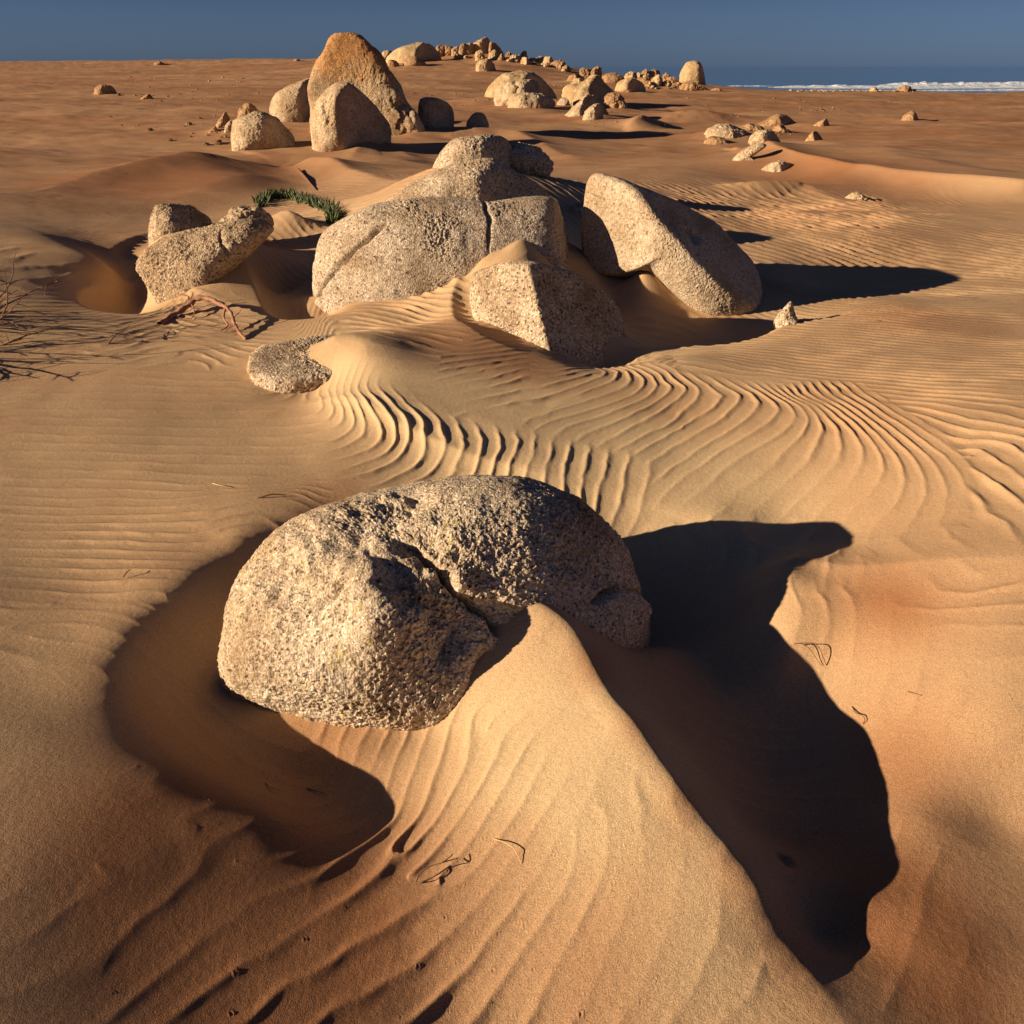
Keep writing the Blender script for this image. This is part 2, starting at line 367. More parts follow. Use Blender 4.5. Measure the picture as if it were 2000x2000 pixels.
R10 = Rock([(262,522),(275,496),(303,476),(335,460),(381,450),(433,437),(479,429),(511,431),(531,446),(523,462),(490,496),(454,530),(425,560),(376,600),(320,610),(298,573),(278,546)],
           7.05, .33, .30, c=(395,510), p=2.8, facets=[(-.3,.62,-.72,.24),(-.55,-.15,-.8,.30)], grooves=[([(428,455),(436,480),(445,510)],.018,.03)], q=12, amp=.012, seed=25)
R11 = Rock([(291,476),(292,445),(301,414),(316,402),(355,399),(386,403),(412,418),(422,437),(420,480),(370,510),(300,505)],
           7.95, .3, .3, c=(352,450), p=2.6, facets=[(.7,.45,-.5,.17)], q=12, amp=.012, seed=27)
R12 = Rock([(422,440),(443,419),(456,409),(490,406),(515,412),(530,440),(500,470),(440,465)], 8.9, .3, .3, p=2.6, amp=.02, seed=29)

# ------------------------------------------------------------------ the sand surface
FEAT = []      # additive crests and rims with their own sharp profile
def crest(pts, A, wl_, wr_, e=.02):
    """pts px,py,z ; A amplitude(s) ; wl_, wr_ fall-off left / right of travel"""
    poly = smooth_poly([tuple(gp(*p))+(float(a),) for p, a in zip(pts, A)], 5); FEAT.append(('c', poly, wl_, wr_, e))
def rim(pts, A, w, Wd, side=1, e=.012):
    "ground drops by A beyond the rim on the given side (+1 right of travel)"
    poly = smooth_poly([tuple(gp(*p))+(float(a),) for p, a in zip(pts, A)], 5); FEAT.append(('r', poly, w, Wd, side, e))
MOUNDS = []
def feats(x, y):
    h = np.zeros_like(x)
    for (mx_, my_, sx_, sy_, mh) in MOUNDS:
        m = (np.abs(x-mx_-.3*sx_) < 3.2*sx_) & (np.abs(y-my_) < 2.6*sy_)
        if m.any(): u_ = x[m]-mx_; u_ = np.where(u_ > 0, u_*.62, u_)/sx_; h[m] += mh*np.exp(-u_*u_-((y[m]-my_)/sy_)**2)
    for f in FEAT:
        poly = f[1]; lo = poly[:, :2].min(0)-3; hi = poly[:, :2].max(0)+3
        m = (x > lo[0]) & (x < hi[0]) & (y > lo[1]) & (y < hi[1])
        if not m.any(): continue
        X, Y = x[m], y[m]; d, A, s = softseg(X, Y, poly[:, :2], poly[:, 2])
        if f[0] == 'c':
            w = f[2]+(f[3]-f[2])*sst(-.08, .08, s); e = f[4]; v = A*np.exp(-(np.sqrt(d*d+e*e)-e)/w)*sst(3, 1.8, d)
        else:
            w, Wd, side, e = f[2:]; sd = s*side; q = .5*(sd+np.sqrt(sd*sd+e*e)); v = -A*(1-np.exp(-q/w))*np.exp(-(d/Wd)**2)
        h[m] += v
    return h
# great ramp in front of the near boulder
crest([(1035,1185,.16),(1080,1208,.16),(1135,1250,.15),(1230,1400,.13),(1330,1540,.11),(1480,1730,.07),(1640,1985,.01),(1760,2200,.0)],
      [.05,.09,.12,.13,.12,.08,.025,.0], .42, .20, .008)
# left scour rim
rim([(735,955,-.02),(650,975,0),(570,1010,0),(460,1062,0),(370,1130,0),(300,1200,0),(248,1275,0),(245,1350,0),(300,1430,0),(380,1495,0),(470,1545,0),(545,1590,0),(600,1650,0),(640,1720,0)],
    [.0,.06,.10,.12,.13,.13,.13,.12,.11,.10,.09,.07,.05,0], .20, .55, side=-1, e=.05)
# right bank
rim([(1430,1085,.02),(1510,1108,.02),(1580,1118,.02),(1660,1135,.03),(1790,1165,.03),(1950,1200,.03)], [.0,.05,.06,.06,.05,.04], .14, .7, side=1)
# tongue of sand trailing from the half-buried boulder
rim([(570,768,.03),(640,775,.05),(720,810,.05),(800,845,.05),(900,885,.04),(1000,910,.03),(1100,935,.02)], [.0,.05,.07,.07,.06,.04,.0], .12, .5, side=1)
# apron crest between the middle boulders
rim([(930,535,.16),(905,562,.14),(886,590,.12),(884,620,.11),(900,645,.1),(960,672,.09),(1040,700,.06)], [.05,.14,.15,.14,.10,.06,.0], .13, .5, side=-1)
rim([(700,640,.15),(800,632,.16),(870,630,.15),(905,645,.13)], [.0,.04,.05,.0], .1, .5, side=-1)
# hollow between left cluster and the big middle boulder
rim([(455,528,.08),(487,538,.08),(500,571,.06),(523,600,.05),(562,615,.04),(627,620,.03),(680,612,.05)], [0,.14,.16,.14,.10,.06,.0], .12, .45, side=-1)
rim([(455,533,.1),(520,545,.1),(580,535,.1),(615,515,.1)], [.0,.08,.08,.0], .12, .5, side=-1)
# hollow left of the left cluster
rim([(268,512,.05),(215,533,.04),(165,552,.03),(150,575,.03),(180,594,.02),(250,602,.02),(318,600,.02)], [.04,.12,.16,.16,.14,.10,.0], .13, .8, side=-1)
rim([(320,440,.1),(260,455,.08),(215,485,.06),(290,500,.05)], [0,.07,.07,.0], .12, .4, side=-1)
# hollow in front of the big tilted boulder
rim([(1180,720,.04),(1225,680,.05),(1270,648,.05),(1330,642,.04),(1420,652,.03),(1500,640,.03),(1560,615,.04),(1640,612,.05),(1720,580,.05)],
    [.0,.05,.09,.12,.15,.10,.06,.05,.0], .16, .6, side=-1)
# dunes round the standing boulder and behind the middle group
crest([(545,285,.3),(575,272,.45),(605,269,.52),(643,280,.48),(669,294,.42),(712,325,.30),(775,362,.18),(840,390,.1)], [.05,.28,.48,.48,.42,.30,.12,0], 1.5, .85, .06)
crest([(120,345,.25),(210,322,.3),(362,287,.42),(449,289,.36),(525,300,.2),(570,312,.1)], [.15,.28,.42,.32,.12,.0], .9, 2.4, .15)
crest([(680,285,.3),(715,262,.4),(760,272,.3),(830,290,.25)], [.0,.22,.14,.0], .6, .5, .04)
crest([(870,268,.2),(930,250,.35),(1010,256,.3),(1100,290,.2),(1180,310,.12)], [.05,.22,.20,.10,.0], .8, .8, .06)
# mound that the green plant grows over
crest([(500,420,.12),(530,402,.24),(558,388,.36),(600,402,.30),(650,430,.14)], [.03,.16,.30,.20,.02], .45, .5, .03)
# long lit dune on the right
crest([(1491,283,.28),(1560,303,.28),(1675,319,.27),(1790,333,.26),(2000,352,.25)], [.20,.29,.29,.29,.26], 2.0, .36, .03)
crest([(1395,356,.1),(1470,346,.2),(1550,344,.2),(1590,360,.12),(1700,400,.1)], [.02,.16,.17,.10,.05], .6, .5, .05)
crest([(1220,246,.2),(1250,243,.2),(1290,240,.15)], [.0,.35,.0], 1.0, .5, .05)
crest([(1270,232,.2),(1360,222,.3),(1440,232,.2)], [.0,.3,.0], 1.6, 1.2, .1)
crest([(1360,262,.2),(1400,258,.2),(1500,268,.2)], [.0,.2,.0], 1.0, 1.0, .1)

CP = []      # control heights x,y,z
def pt(px, py, z): CP.append((*gp(px, py, z), z))
def con(rock, pts, dz=.0):
    for p in pts:
        h = rock.hit(*p); CP.append((h[0], h[1], h[2]+dz))
for p in [(0,2100,.06),(500,2150,.0),(1000,2200,-.03),(1400,2150,-.0),(2000,2100,-.05),
          (0,1700,.085),(250,1600,.05),(150,1950,.03),(450,1680,-.005),(300,1950,.0),(650,1900,-.045),(850,1950,-.06),(1000,1850,-.03),
          (230,1330,.0),(350,1500,.0),(520,1590,-.02),(620,1690,-.05),(250,1250,.0),(300,1190,.0),(460,1050,.0),(570,1000,.0),(720,950,-.0),(0,1300,.03),(100,1120,0),(180,1160,0),(350,1085,0),(410,1050,0),(150,1250,.01),(100,1400,.03),(190,1420,.015),(0,1150,.02),
          (400,1310,-.13),(330,1260,-.06),(430,1400,-.155),(580,1520,-.16),(690,1600,-.12),(800,1600,-.08),(430,1180,-.07),(380,1220,-.07),
          (1130,1250,.15),(1230,1400,.135),(1330,1540,.11),(1480,1730,.065),(1640,1980,.012),(1100,1400,.07),(1000,1500,.02),(900,1650,-.03),(1150,1650,.05),(1250,1850,.02),
          (1300,1270,-.10),(1400,1320,-.17),(1500,1520,-.18),(1560,1650,-.11),(1380,1180,-.16),(1600,1830,-.05),(1700,1900,-.015),(1720,2000,-.005),
          (1520,1105,.05),(1600,1120,.06),(1500,1195,-.02),(1475,1180,-.05),(1500,1145,.02),(1540,1240,-.02),(1600,1290,-.06),(1680,1420,-.07),(1715,1600,-.06),(1700,1760,-.03),(1790,1350,.04),(1800,1600,-.02),(1800,1850,-.015),(1800,2050,-.02),(1950,1600,-.03),(1950,1400,.10),(1950,1800,-.03),
          (1660,1128,.08),(1790,1150,.13),(1400,1040,-.02),(1520,1010,-.01),(1640,1050,.03),(1700,980,.10),(1900,1000,.20),(1280,1080,-.1),
          (0,1000,.0),(250,1050,.0),(250,850,.0),(450,900,.0),(600,900,.0),(0,700,.03),(250,700,.02),(420,700,.02),
          (700,690,.18),(650,660,.2),(700,780,.11),(800,740,.13),(900,800,.09),(1000,860,.06),(1150,900,.04),(830,680,.15),(870,645,.15),(760,640,.15),(650,625,.08),(740,610,.10),(840,610,.12),
          (1000,730,.10),(1150,745,.07),(1300,700,.07),(1300,800,.05),(1500,700,.08),(1500,850,.09),(1700,700,.12),(1700,850,.17),(1950,800,.28),(1740,600,.05),(1950,650,.10),
          (1300,620,-.06),(1200,600,-.02),(1230,560,.0),(1560,560,.0),(1650,570,-.06),(1750,545,-.07),(1850,540,-.05),(1520,520,.04),(1700,470,.06),(1600,560,-.05),
          (550,560,-.03),(560,490,.05),(470,470,.12),(430,600,.03),(380,600,.03),(240,562,-.12),(262,548,-.12),(250,525,-.06),(285,572,-.13),(312,592,-.03),(400,650,.02),(130,620,.03),
          (250,440,.05),(210,520,.05),(600,440,.12),(550,420,.15),
          (560,330,.02),(600,370,.02),(580,300,.1),(1491,283,.28),(1560,303,.28),(1615,311,.275),(1675,319,.27),(1730,326,.265),(1790,333,.26),(2000,352,.25),(1550,362,.02),(1650,388,.02),(1790,412,.01),(1430,324,.08),(2000,430,.03),(1650,300,.20),(1760,312,.20),(1900,330,.2),(1600,280,.18),(1850,300,.15),(1480,262,.15),(400,380,.06),(240,380,.06),(700,380,.12),(1180,340,.08),(1400,400,.08),(1600,440,.08),(1790,430,.05),(1200,300,.08),(1350,330,.08),(1950,300,.1)]:
    pt(*p)
for p_ in [(445,1362,-.14),(500,1369,-.13),(560,1379,-.12),(620,1396,-.112),(690,1418,-.105),(760,1425,-.095),(828,1430,-.085),(560,1420,-.13),(690,1460,-.11),(820,1475,-.09)]: pt(*p_)
con(R0, [(870,1398),(905,1345),(945,1290),(985,1232),(1035,1186)], .012)
pt(1262,1262,-.16); pt(1200,1260,-.10)
con(R1, [(506,752),(564,766),(612,762),(645,722),(600,690),(640,664),(675,652)])
con(R2, [(622,600),(640,614),(672,597),(730,588),(792,581),(868,555),(905,535),(940,505),(980,485),(1020,466),(1055,492),(1100,525)])
con(R3, [(950,628),(995,651),(1049,673),(1103,695),(1150,711),(1183,700),(1188,662)])
con(R4, [(1259,530),(1150,508)])
con(R10, [(345,580),(355,577),(376,561),(425,546)])
con(R11, [(295,470),(366,455),(415,436)])
con(R6, [(848,328)])
for x, y, z in [(-8,14,.12),(-4,14,.15),(0,14,.15),(5,14,.1),(9,14,.1),(-12,20,.15),(-6,20,.2),(-3,20,.25),(0,20,.2),(6,20,.12),(12,20,.1),
                (-20,30,.3),(-8,30,.35),(0,30,.25),(8,30,.15),(20,30,.05),(-35,45,.5),(-14,45,.6),(0,48,.45),(10,45,.2),(28,45,.0),
                (-50,75,.9),(-25,75,1.2),(-12,75,1.7),(-5,75,1.95),(2,75,1.75),(6,72,1.2),(12,68,.4),(18,66,.15),(28,66,0),(45,66,-.1),
                (-90,150,2.5),(-50,150,2.3),(-25,120,2.4),(60,100,-.2),(10,100,.2),(-110,60,.6),(70,50,-.2),(-60,20,.3),(60,20,.1),(0,-10,.1),(-15,0,.1),(15,0,.1),(-100,-60,.5),(100,-60,.2)]:
    CP.append((x, y, z))
CP += [(-.68,2.95,-.13),(-.5,3.05,-.10),(-.85,2.78,-.14),(-.2,3.08,-.08),(-.93,2.5,-.16),(.1,3.05,-.05)]
CP = np.array(CP)
def warp(x, y):
    r = np.sqrt(x*x+y*y+.3); k = np.log(r+.8)*1.7
    return x/(r+.4)*k*.9+x*.05, y/(r+.4)*k*1.35+y*.04
def _phi(r2): return .5*r2*np.log(r2+1e-12)
_wx, _wy = warp(CP[:, 0], CP[:, 1]); _n = len(CP)
_res = CP[:, 2]-feats(CP[:, 0].copy(), CP[:, 1].copy())
_K = _phi((_wx[:, None]-_wx[None])**2+(_wy[:, None]-_wy[None])**2)+np.eye(_n)*2e-4
_P = np.stack([np.ones(_n), _wx, _wy], 1); _A = np.block([[_K, _P], [_P.T, np.zeros((3, 3))]])
_sol = np.linalg.lstsq(_A, np.concatenate([_res, np.zeros(3)]), rcond=None)[0]
def base(x, y):
    out = np.zeros_like(x); wx, wy = warp(x, y)
    for i in range(0, len(x), 60000):
        s = slice(i, i+60000)
        out[s] = _phi((wx[s, None]-_wx)**2+(wy[s, None]-_wy)**2)@_sol[:_n]+_sol[_n]+_sol[_n+1]*wx[s]+_sol[_n+2]*wy[s]
    return out
EDGE_X = [-400,-60,-30,-14,-6,0,6,12,20,60,400]; EDGE_Y = [170,170,150,105,88,80,76,72,70,72,80]
def H(x, y):
    x = np.atleast_1d(np.asarray(x, float)); y = np.atleast_1d(np.asarray(y, float))
    r = np.hypot(x, y); far = sst(130, 220, r)
    h = base(x, y)*(1-far)+far*1.0+feats(x, y)
    a = sst(8, 25, r)
    h += a*(.12*n2(x*.45, y, .35, 4, 4)+.028*n2(x*.6, y*1.4, 1.5, 5, 3))+(1-a)*.004*n2(x, y, 3.1, 6, 2)
    h += sst(25, 60, r)*.12*n2(x*.5, y, .12, 8, 3)
    ye = np.interp(x, EDGE_X, EDGE_Y)
    h -= 12*sst(0, 45, y-ye)
    return h
def Hs(x, y): return float(H([x], [y])[0])
def thit(px, py, t0=1.0, t1=260.):
    d = ray(px, py); t = np.geomspace(t0, t1, 1600); P = np.array([0, 0, EYE])+d*t[:, None]
    dz = P[:, 2]-H(P[:, 0], P[:, 1]); k = np.where(dz < 0)[0]
    if not len(k): k = [int(np.argmin(np.abs(dz[-400:])))+1200]
    i = max(k[0], 1); f = dz[i-1]/(dz[i-1]-dz[i]+1e-9) if k[0] > 0 else 0
    return P[i-1]+(P[i]-P[i-1])*min(max(f, 0), 1)

# ---- ripples: crest directions are given at places, and a phase whose gradient follows them is solved on a grid
RIP = [ # px,py, image angle of the crest, wavelength, amplitude
 (120,1120,-3,.085,.004),(250,1000,-4,.085,.004),(250,1120,-6,.085,.004),(250,880,-3,.085,.004),(250,790,-2,.085,.004),(420,950,-4,.085,.003),(420,850,-2,.08,.004),(560,900,4,.085,.004),
 (600,830,2,.075,.005),(660,790,18,.075,.006),(700,860,18,.085,.008),(700,800,48,.085,.010),(745,820,75,.09,.017),(730,880,18,.09,.010),(800,890,30,.10,.015),(835,850,60,.10,.019),(900,880,68,.10,.020),
 (960,900,72,.10,.020),(1020,915,72,.10,.018),(1080,940,75,.10,.013),(1150,960,65,.10,.005),(250,720,12,.09,.008),(330,690,8,.09,.007),(280,650,14,.09,.008),
 (360,630,-38,.09,.010),(420,650,-32,.09,.010),(480,660,-20,.09,.006),(760,755,20,.09,0),(850,790,30,.09,0),(950,835,50,.09,0),(1050,860,50,.09,.001),(800,715,0,.09,.001),(700,725,0,.09,0),(900,765,20,.09,.001),(1130,890,50,.1,.002),(400,1300,-20,.07,.0014),(300,1300,-20,.07,.0012),(450,1450,-25,.07,.0014),(560,1530,-30,.07,.0014),(450,1150,0,.09,0),(1400,1280,-8,.07,.0016),(1350,1150,30,.1,.002),(1500,1420,-8,.07,.0018),(560,700,0,.09,0),(150,800,0,.085,.004),(100,650,10,.09,.006),(480,740,5,.08,.003),(560,810,-4,.08,.004),
 (740,600,-12,.08,.010),(830,600,-45,.08,.012),(880,660,-14,.09,.008),(960,690,10,.09,.012),(900,700,14,.09,.008),(1000,740,16,.09,.008),(1060,715,-5,.085,.010),(1080,760,20,.09,.007),(1130,740,15,.08,.009),
 (1180,800,28,.09,.007),(1230,735,15,.08,.008),(1220,790,38,.09,.008),(1250,750,-70,.085,.009),(1210,722,-15,.085,.006),(1280,820,38,.10,.007),(1330,770,60,.10,.009),(1400,790,50,.10,.010),(1370,740,-25,.10,.005),(1470,800,65,.10,.011),(1200,880,35,.10,.004),(1300,900,36,.10,.005),
 (1400,880,42,.10,.004),(1500,850,55,.10,.010),(1560,800,-62,.10,.012),(1600,850,60,.10,.012),(1640,860,88,.10,.012),(1500,780,-20,.09,.005),(1700,850,-48,.10,.012),(1680,900,-70,.10,.012),(1730,880,-60,.10,.013),(1450,950,40,.10,.004),(1600,950,45,.10,.006),(1720,940,65,.10,.011),
 (1770,1000,75,.11,.009),(1650,1080,85,.11,.009),(1730,1070,-80,.11,.009),(1780,1020,-45,.11,.009),(1800,1080,-50,.11,.008),(1600,760,-20,.08,.005),(1700,790,-30,.08,.006),(1780,850,-45,.09,.008),
 (1440,700,-24,.08,.005),(1540,730,-22,.08,.006),(1600,690,-14,.075,.007),(1700,720,-14,.075,.006),(1780,660,-9,.075,.006),(1650,640,-10,.075,.005),(1950,700,-9,.08,.006),(1950,950,-50,.1,.008),(1380,690,-20,.08,.002),
 (800,1530,72,.07,.004),(720,1500,70,.07,.002),(900,1500,80,.08,.0022),(1000,1560,85,.08,.0022),(1100,1650,82,.08,.0022),(1180,1600,80,.08,.0016),(1250,1750,65,.09,.0015),(1200,1450,80,.08,.0003),(1350,1700,70,.08,.0006),(1050,1300,80,.08,.0003),(1100,1850,62,.085,.0045),(1300,1900,62,.09,.0028),(1400,1950,60,.09,.002),
 (950,1700,68,.08,.0045),(860,1700,62,.08,.011),(760,1700,45,.08,.008),(700,1750,42,.08,.007),(640,1650,38,.08,.003),(960,1850,66,.085,.010),(900,1950,55,.085,.014),(840,1830,50,.085,.013),(1030,1950,66,.085,.009),(750,1850,42,.09,.005),
 (600,1800,42,.085,.002),(500,1750,40,.085,.0014),(400,1700,35,.085,.001),(400,1900,46,.085,.0022),(300,1950,48,.085,.002),(550,1950,45,.085,.003),(700,1960,45,.085,.004),(300,1800,38,.08,.0014),(350,1600,30,.08,.0008),(450,1620,30,.08,.0008),(600,1700,40,.08,.001),(100,1800,38,.08,.0012),(350,1550,-50,.08,.001),
 (1560,1300,88,.09,.001),(1650,1250,86,.08,.003),(1740,1300,84,.08,.003),(1760,1700,70,.09,.0014),(1780,1850,68,.09,.0016),(1500,1500,-5,.06,.0015),
 (260,440,3,.09,.006),(260,500,6,.08,.006),(400,370,-4,.10,.004),(300,390,-3,.10,.005),(600,430,-25,.10,.008),(560,460,-30,.10,.007),(700,400,-10,.10,.008),(740,370,-12,.12,.010),(650,350,-14,.12,.010),(780,320,-18,.14,.014),(720,300,-14,.14,.010),
 (620,310,8,.14,.004),(1150,340,-12,.12,.009),(1250,340,-14,.12,.010),(1350,370,-16,.13,.014),(1420,420,-14,.13,.012),(1500,470,-12,.12,.012),(1600,480,-10,.12,.012),(1450,370,-25,.15,.02),(1530,400,-30,.16,.03),(1600,420,-26,.16,.03),(1700,420,-16,.14,.02),(1750,480,-8,.12,.012),
 (1950,450,-8,.12,.012),(1100,300,-10,.14,.006),(1250,300,-8,.14,.008),(1560,328,-12,.2,0),(1650,350,-12,.2,0),(1750,372,-12,.2,0),(1500,305,-12,.2,0),(1470,330,-12,.2,0.001),(100,420,2,.1,.006)]
GS = .05
def _solve(NX, NY, WT, its=60):
    h, w_ = NX.shape; kx = np.fft.fftfreq(2*w_, GS)*2*math.pi; ky = np.fft.fftfreq(2*h, GS)*2*math.pi; KX, KY = np.meshgrid(kx, ky)
    k2 = KX**2+KY**2; k2[0, 0] = 1; psi = np.zeros_like(NX); gx = NX*0; gy = NX*0
    for it in range(its):
        RX, RY = WT*(NX-gx), WT*(NY-gy)
        RXm = np.block([[RX, -RX[:, ::-1]], [RX[::-1], -RX[::-1, ::-1]]]); RYm = np.block([[RY, RY[:, ::-1]], [-RY[::-1], -RY[::-1, ::-1]]])
        Ps = -1j*(KX*np.fft.fft2(RXm)+KY*np.fft.fft2(RYm))/k2; Ps[0, 0] = 0
        psi = psi+np.real(np.fft.ifft2(Ps))[:h, :w_]*1.3
        gx = np.gradient(psi, GS, axis=1); gy = np.gradient(psi, GS, axis=0)
    return psi
ZONES = [(0, 2.45, 2.65), (2.45, 6.9, 7.3), (6.9, 99, 99.5)]
def ripple_grid():
    x = np.arange(-6.5, 6.5, GS); y = np.arange(.5, 15, GS); X, Y = np.meshgrid(x, y)
    ZZ = H(X.ravel(), Y.ravel()).reshape(X.shape)-EYE; den = Y*cp-ZZ*sp; PX = 1000+F*X/den; PY = 1000-F*(ZZ*cp+Y*sp)/den
    rw = []
    for px, py, a, lam, amp in RIP:
        p = thit(px, py)[:2]; zz = Hs(p[0], p[1]); p = gp(px, py, zz); th = math.radians(a); q = gp(px+6*math.cos(th), py-6*math.sin(th), zz); t = q-p; t /= np.linalg.norm(t)
        rw.append((px, py, t[1], -t[0], lam, amp, p[1]))
    out = []
    for z, (lo, hi, _) in enumerate(ZONES):
        NX = np.zeros_like(X); NY = np.zeros_like(X); AM = np.zeros_like(X); WS = np.zeros_like(X); WD = np.zeros_like(X); WN = np.zeros_like(X)+1e-12
        for px, py, nx, ny, lam, amp, gy_ in rw:
            if not (lo-.35 < gy_ < hi+.35): continue
            sc = .25+.75*(py/2000)**.5; r2 = ((PX-px)**2+((PY-py)*1.3)**2)/sc**2
            w = 1/(r2+28**2)**2.2; AM += w*amp; WS += w; WD = np.maximum(WD, np.exp(-r2/90**2)*min(1, amp/.004+.03))
            if amp > 0: NX += w*nx/lam; NY += w*ny/lam; WN += w
        AM /= WS; NX /= WN; NY /= WN
        WT = np.clip(WD, .02, 1)*((Y > lo-.3) & (Y < hi+.3))
        out.append((_solve(NX, NY, WT), AM))
    return x, y, out
GX, GY, ZS = ripple_grid()
FAN = {0:[(1205,714),(1222,722),(1228,738),(1215,755),(1180,768)], 1:[(1209,716),(1247,732),(1254,750),(1228,775),(1135,806)], 2:[(1232,719),(1275,735),(1282,753),(1265,775),(1197,803),(1104,834)],
 3:[(1287,742),(1307,754),(1301,768),(1261,799),(1170,840),(1115,865)], 4:[(1325,748),(1335,757),(1328,772),(1293,798),(1230,835),(1150,880)], 5:[(1352,752),(1361,764),(1355,784),(1333,804),(1318,822),(1260,855),(1190,892)],
 6:[(1390,760),(1404,771),(1398,784),(1378,804),(1341,826),(1270,868),(1190,915)], 7:[(1435,768),(1442,780),(1421,805),(1392,834),(1330,870),(1260,912),(1205,950)], 8:[(1464,768),(1477,786),(1463,811),(1440,838),(1350,890),(1290,930)],
 9:[(1500,777),(1516,795),(1508,816),(1490,836),(1432,872),(1370,910),(1310,952)], 10:[(1530,782),(1552,808),(1548,832),(1500,866),(1430,910),(1370,955)], 11:[(1555,788),(1582,815),(1576,840),(1549,868),(1520,900),(1450,955)],
 12:[(1575,790),(1600,818),(1608,842),(1594,868),(1582,895),(1555,922),(1500,975)], 13:[(1600,798),(1628,826),(1642,854),(1638,890),(1618,920),(1570,972)], 14:[(1560,770),(1610,796),(1650,824),(1675,854),(1680,890),(1668,930),(1620,985)],
 15:[(1580,768),(1640,802),(1688,846),(1717,885),(1722,915),(1705,960),(1670,1000)], 16:[(1600,765),(1660,805),(1717,855),(1748,890),(1766,928),(1752,980),(1720,1020)], 17:[(1620,765),(1690,812),(1745,858),(1785,898),(1804,940),(1795,1000)]}
TONG = {-8:[(470,745),(360,742),(250,734),(120,738)], -6:[(520,772),(380,770),(250,767),(100,768)], -4:[(600,770),(585,792),(480,802),(350,802),(250,800),(100,798)], -3:[(625,768),(635,790),(600,812),(500,820),(380,820),(250,817)],
 -2:[(640,766),(655,793),(640,818),(560,834),(400,837),(250,834),(100,832)], -1:[(652,768),(672,798),(665,826),(600,848),(450,855),(250,851)], 0:[(664,774),(689,805),(691,832),(647,862),(560,872),(400,872),(250,868),(100,866)],
 1:[(695,785),(709,820),(703,850),(640,880),(500,890),(250,885)], 2:[(724,800),(747,840),(732,870),(660,896),(552,910),(400,910),(250,903),(100,900)], 3:[(766,822),(772,858),(752,886),(655,917),(500,930),(250,920)],
 4:[(798,840),(794,874),(756,908),(690,930),(560,948),(400,950),(250,938),(100,935)], 5:[(832,852),(826,893),(802,917),(750,942),(640,964),(250,955)], 6:[(870,862),(863,895),(840,921),(799,943),(700,968),(250,972)],
 7:[(903,868),(900,888),(886,912),(862,940),(250,990),(100,990)], 8:[(938,876),(926,912),(905,942)], 9:[(973,884),(962,909),(952,945)], 10:[(1004,886),(993,912),(983,945)], 11:[(1036,896),(1026,920),(1020,950)],
 12:[(1068,902),(1062,928),(1062,958)], 13:[(1102,905),(1098,930),(1100,965)], 14:[(1142,920),(1136,945),(1132,975)], 15:[(1180,925),(1172,960),(1165,990)], 9.01:[(400,1020),(250,1023),(100,1022)], 11.01:[(250,1058),(100,1056)], 14.01:[(250,1112),(100,1110)]}
def trace_patch(T, amp_of, cov_r):
    P, K, A = [], [], []
    for k, tr in T.items():
        w = np.array([thit(*q)[:2] for q in tr]); t = np.linspace(0, 1, len(w)); ws = smooth_poly([(*a_, b_) for a_, b_ in zip(w, t)], 2)
        for q in ws: P.append(q[:2]); K.append(round(k)); A.append(amp_of(round(k), q[2], q))
    P = np.array(P); K = np.array(K, float); A = np.array(A); n = len(P)
    Kx = _phi(((P[:, None]-P[None])**2).sum(2))+np.eye(n)*.004; Pm = np.concatenate([np.ones((n, 1)), P], 1)
    sol = np.linalg.solve(np.block([[Kx, Pm], [Pm.T, np.zeros((3, 3))]]), np.concatenate([K, np.zeros(3)]))
    lo = P.min(0)-.5; hi = P.max(0)+.5; gx = np.arange(lo[0], hi[0], .03); gy = np.arange(lo[1], hi[1], .03); X, Y = np.meshgrid(gx, gy); x, y = X.ravel(), Y.ravel()
    ph = np.zeros(len(x)); am = np.zeros(len(x))
    for i in range(0, len(x), 20000):
        sl_ = slice(i, i+20000); d2 = (x[sl_, None]-P[:, 0])**2+(y[sl_, None]-P[:, 1])**2
        ph[sl_] = _phi(d2)@sol[:n]+sol[n]+sol[n+1]*x[sl_]+sol[n+2]*y[sl_]
        w = 1/(d2+.003)**2; am[sl_] = (w@A)/w.sum(1)*np.exp(-(np.sqrt(d2.min(1))/cov_r)**4)
    cov = np.clip(am/.003, 0, 1)
    return gx, gy, ph.reshape(X.shape), am.reshape(X.shape)
PATCHES = [trace_patch(FAN, lambda k, t, q: (.0085 if k > 7 else .007)*(1-.62*sst(.35, .95, t)), .16),
           trace_patch(TONG, lambda k, t, q: (.0100*(1-.72*sst(.25, .62, t)) if 1 < k < 8 else (.0098-.0008*max(0, k-10)) if k >= 8 else .0065*(1-.55*sst(.3, .6, t))) if q[0] > -1.6 else .0032, .20)]
def bilg(gx, gy, G, x, y):
    fx = np.clip((x-gx[0])/.03, 0, len(gx)-1.001); fy = np.clip((y-gy[0])/.03, 0, len(gy)-1.001); i, j = fx.astype(int), fy.astype(int); a, b = fx-i, fy-j
    return (G[j, i]*(1-a)+G[j, i+1]*a)*(1-b)+(G[j+1, i]*(1-a)+G[j+1, i+1]*a)*b
def prof(ph): return .5*np.cos(ph+.8*np.sin(ph))+.5*(1-2*np.abs(np.sin(ph*.5+.38*np.sin(ph))))
DIS = []
for i in range(30):
    yy = 1.2*math.exp(random.random()*2.0); xx = random.uniform(-.65, .65)*(yy+1); dd = random.uniform(.15, .5); s_ = random.choice((-1, 1))
    DIS += [(xx, yy, s_), (xx+dd*random.uniform(.6, 1), yy+random.uniform(-.3, .3), -s_)]
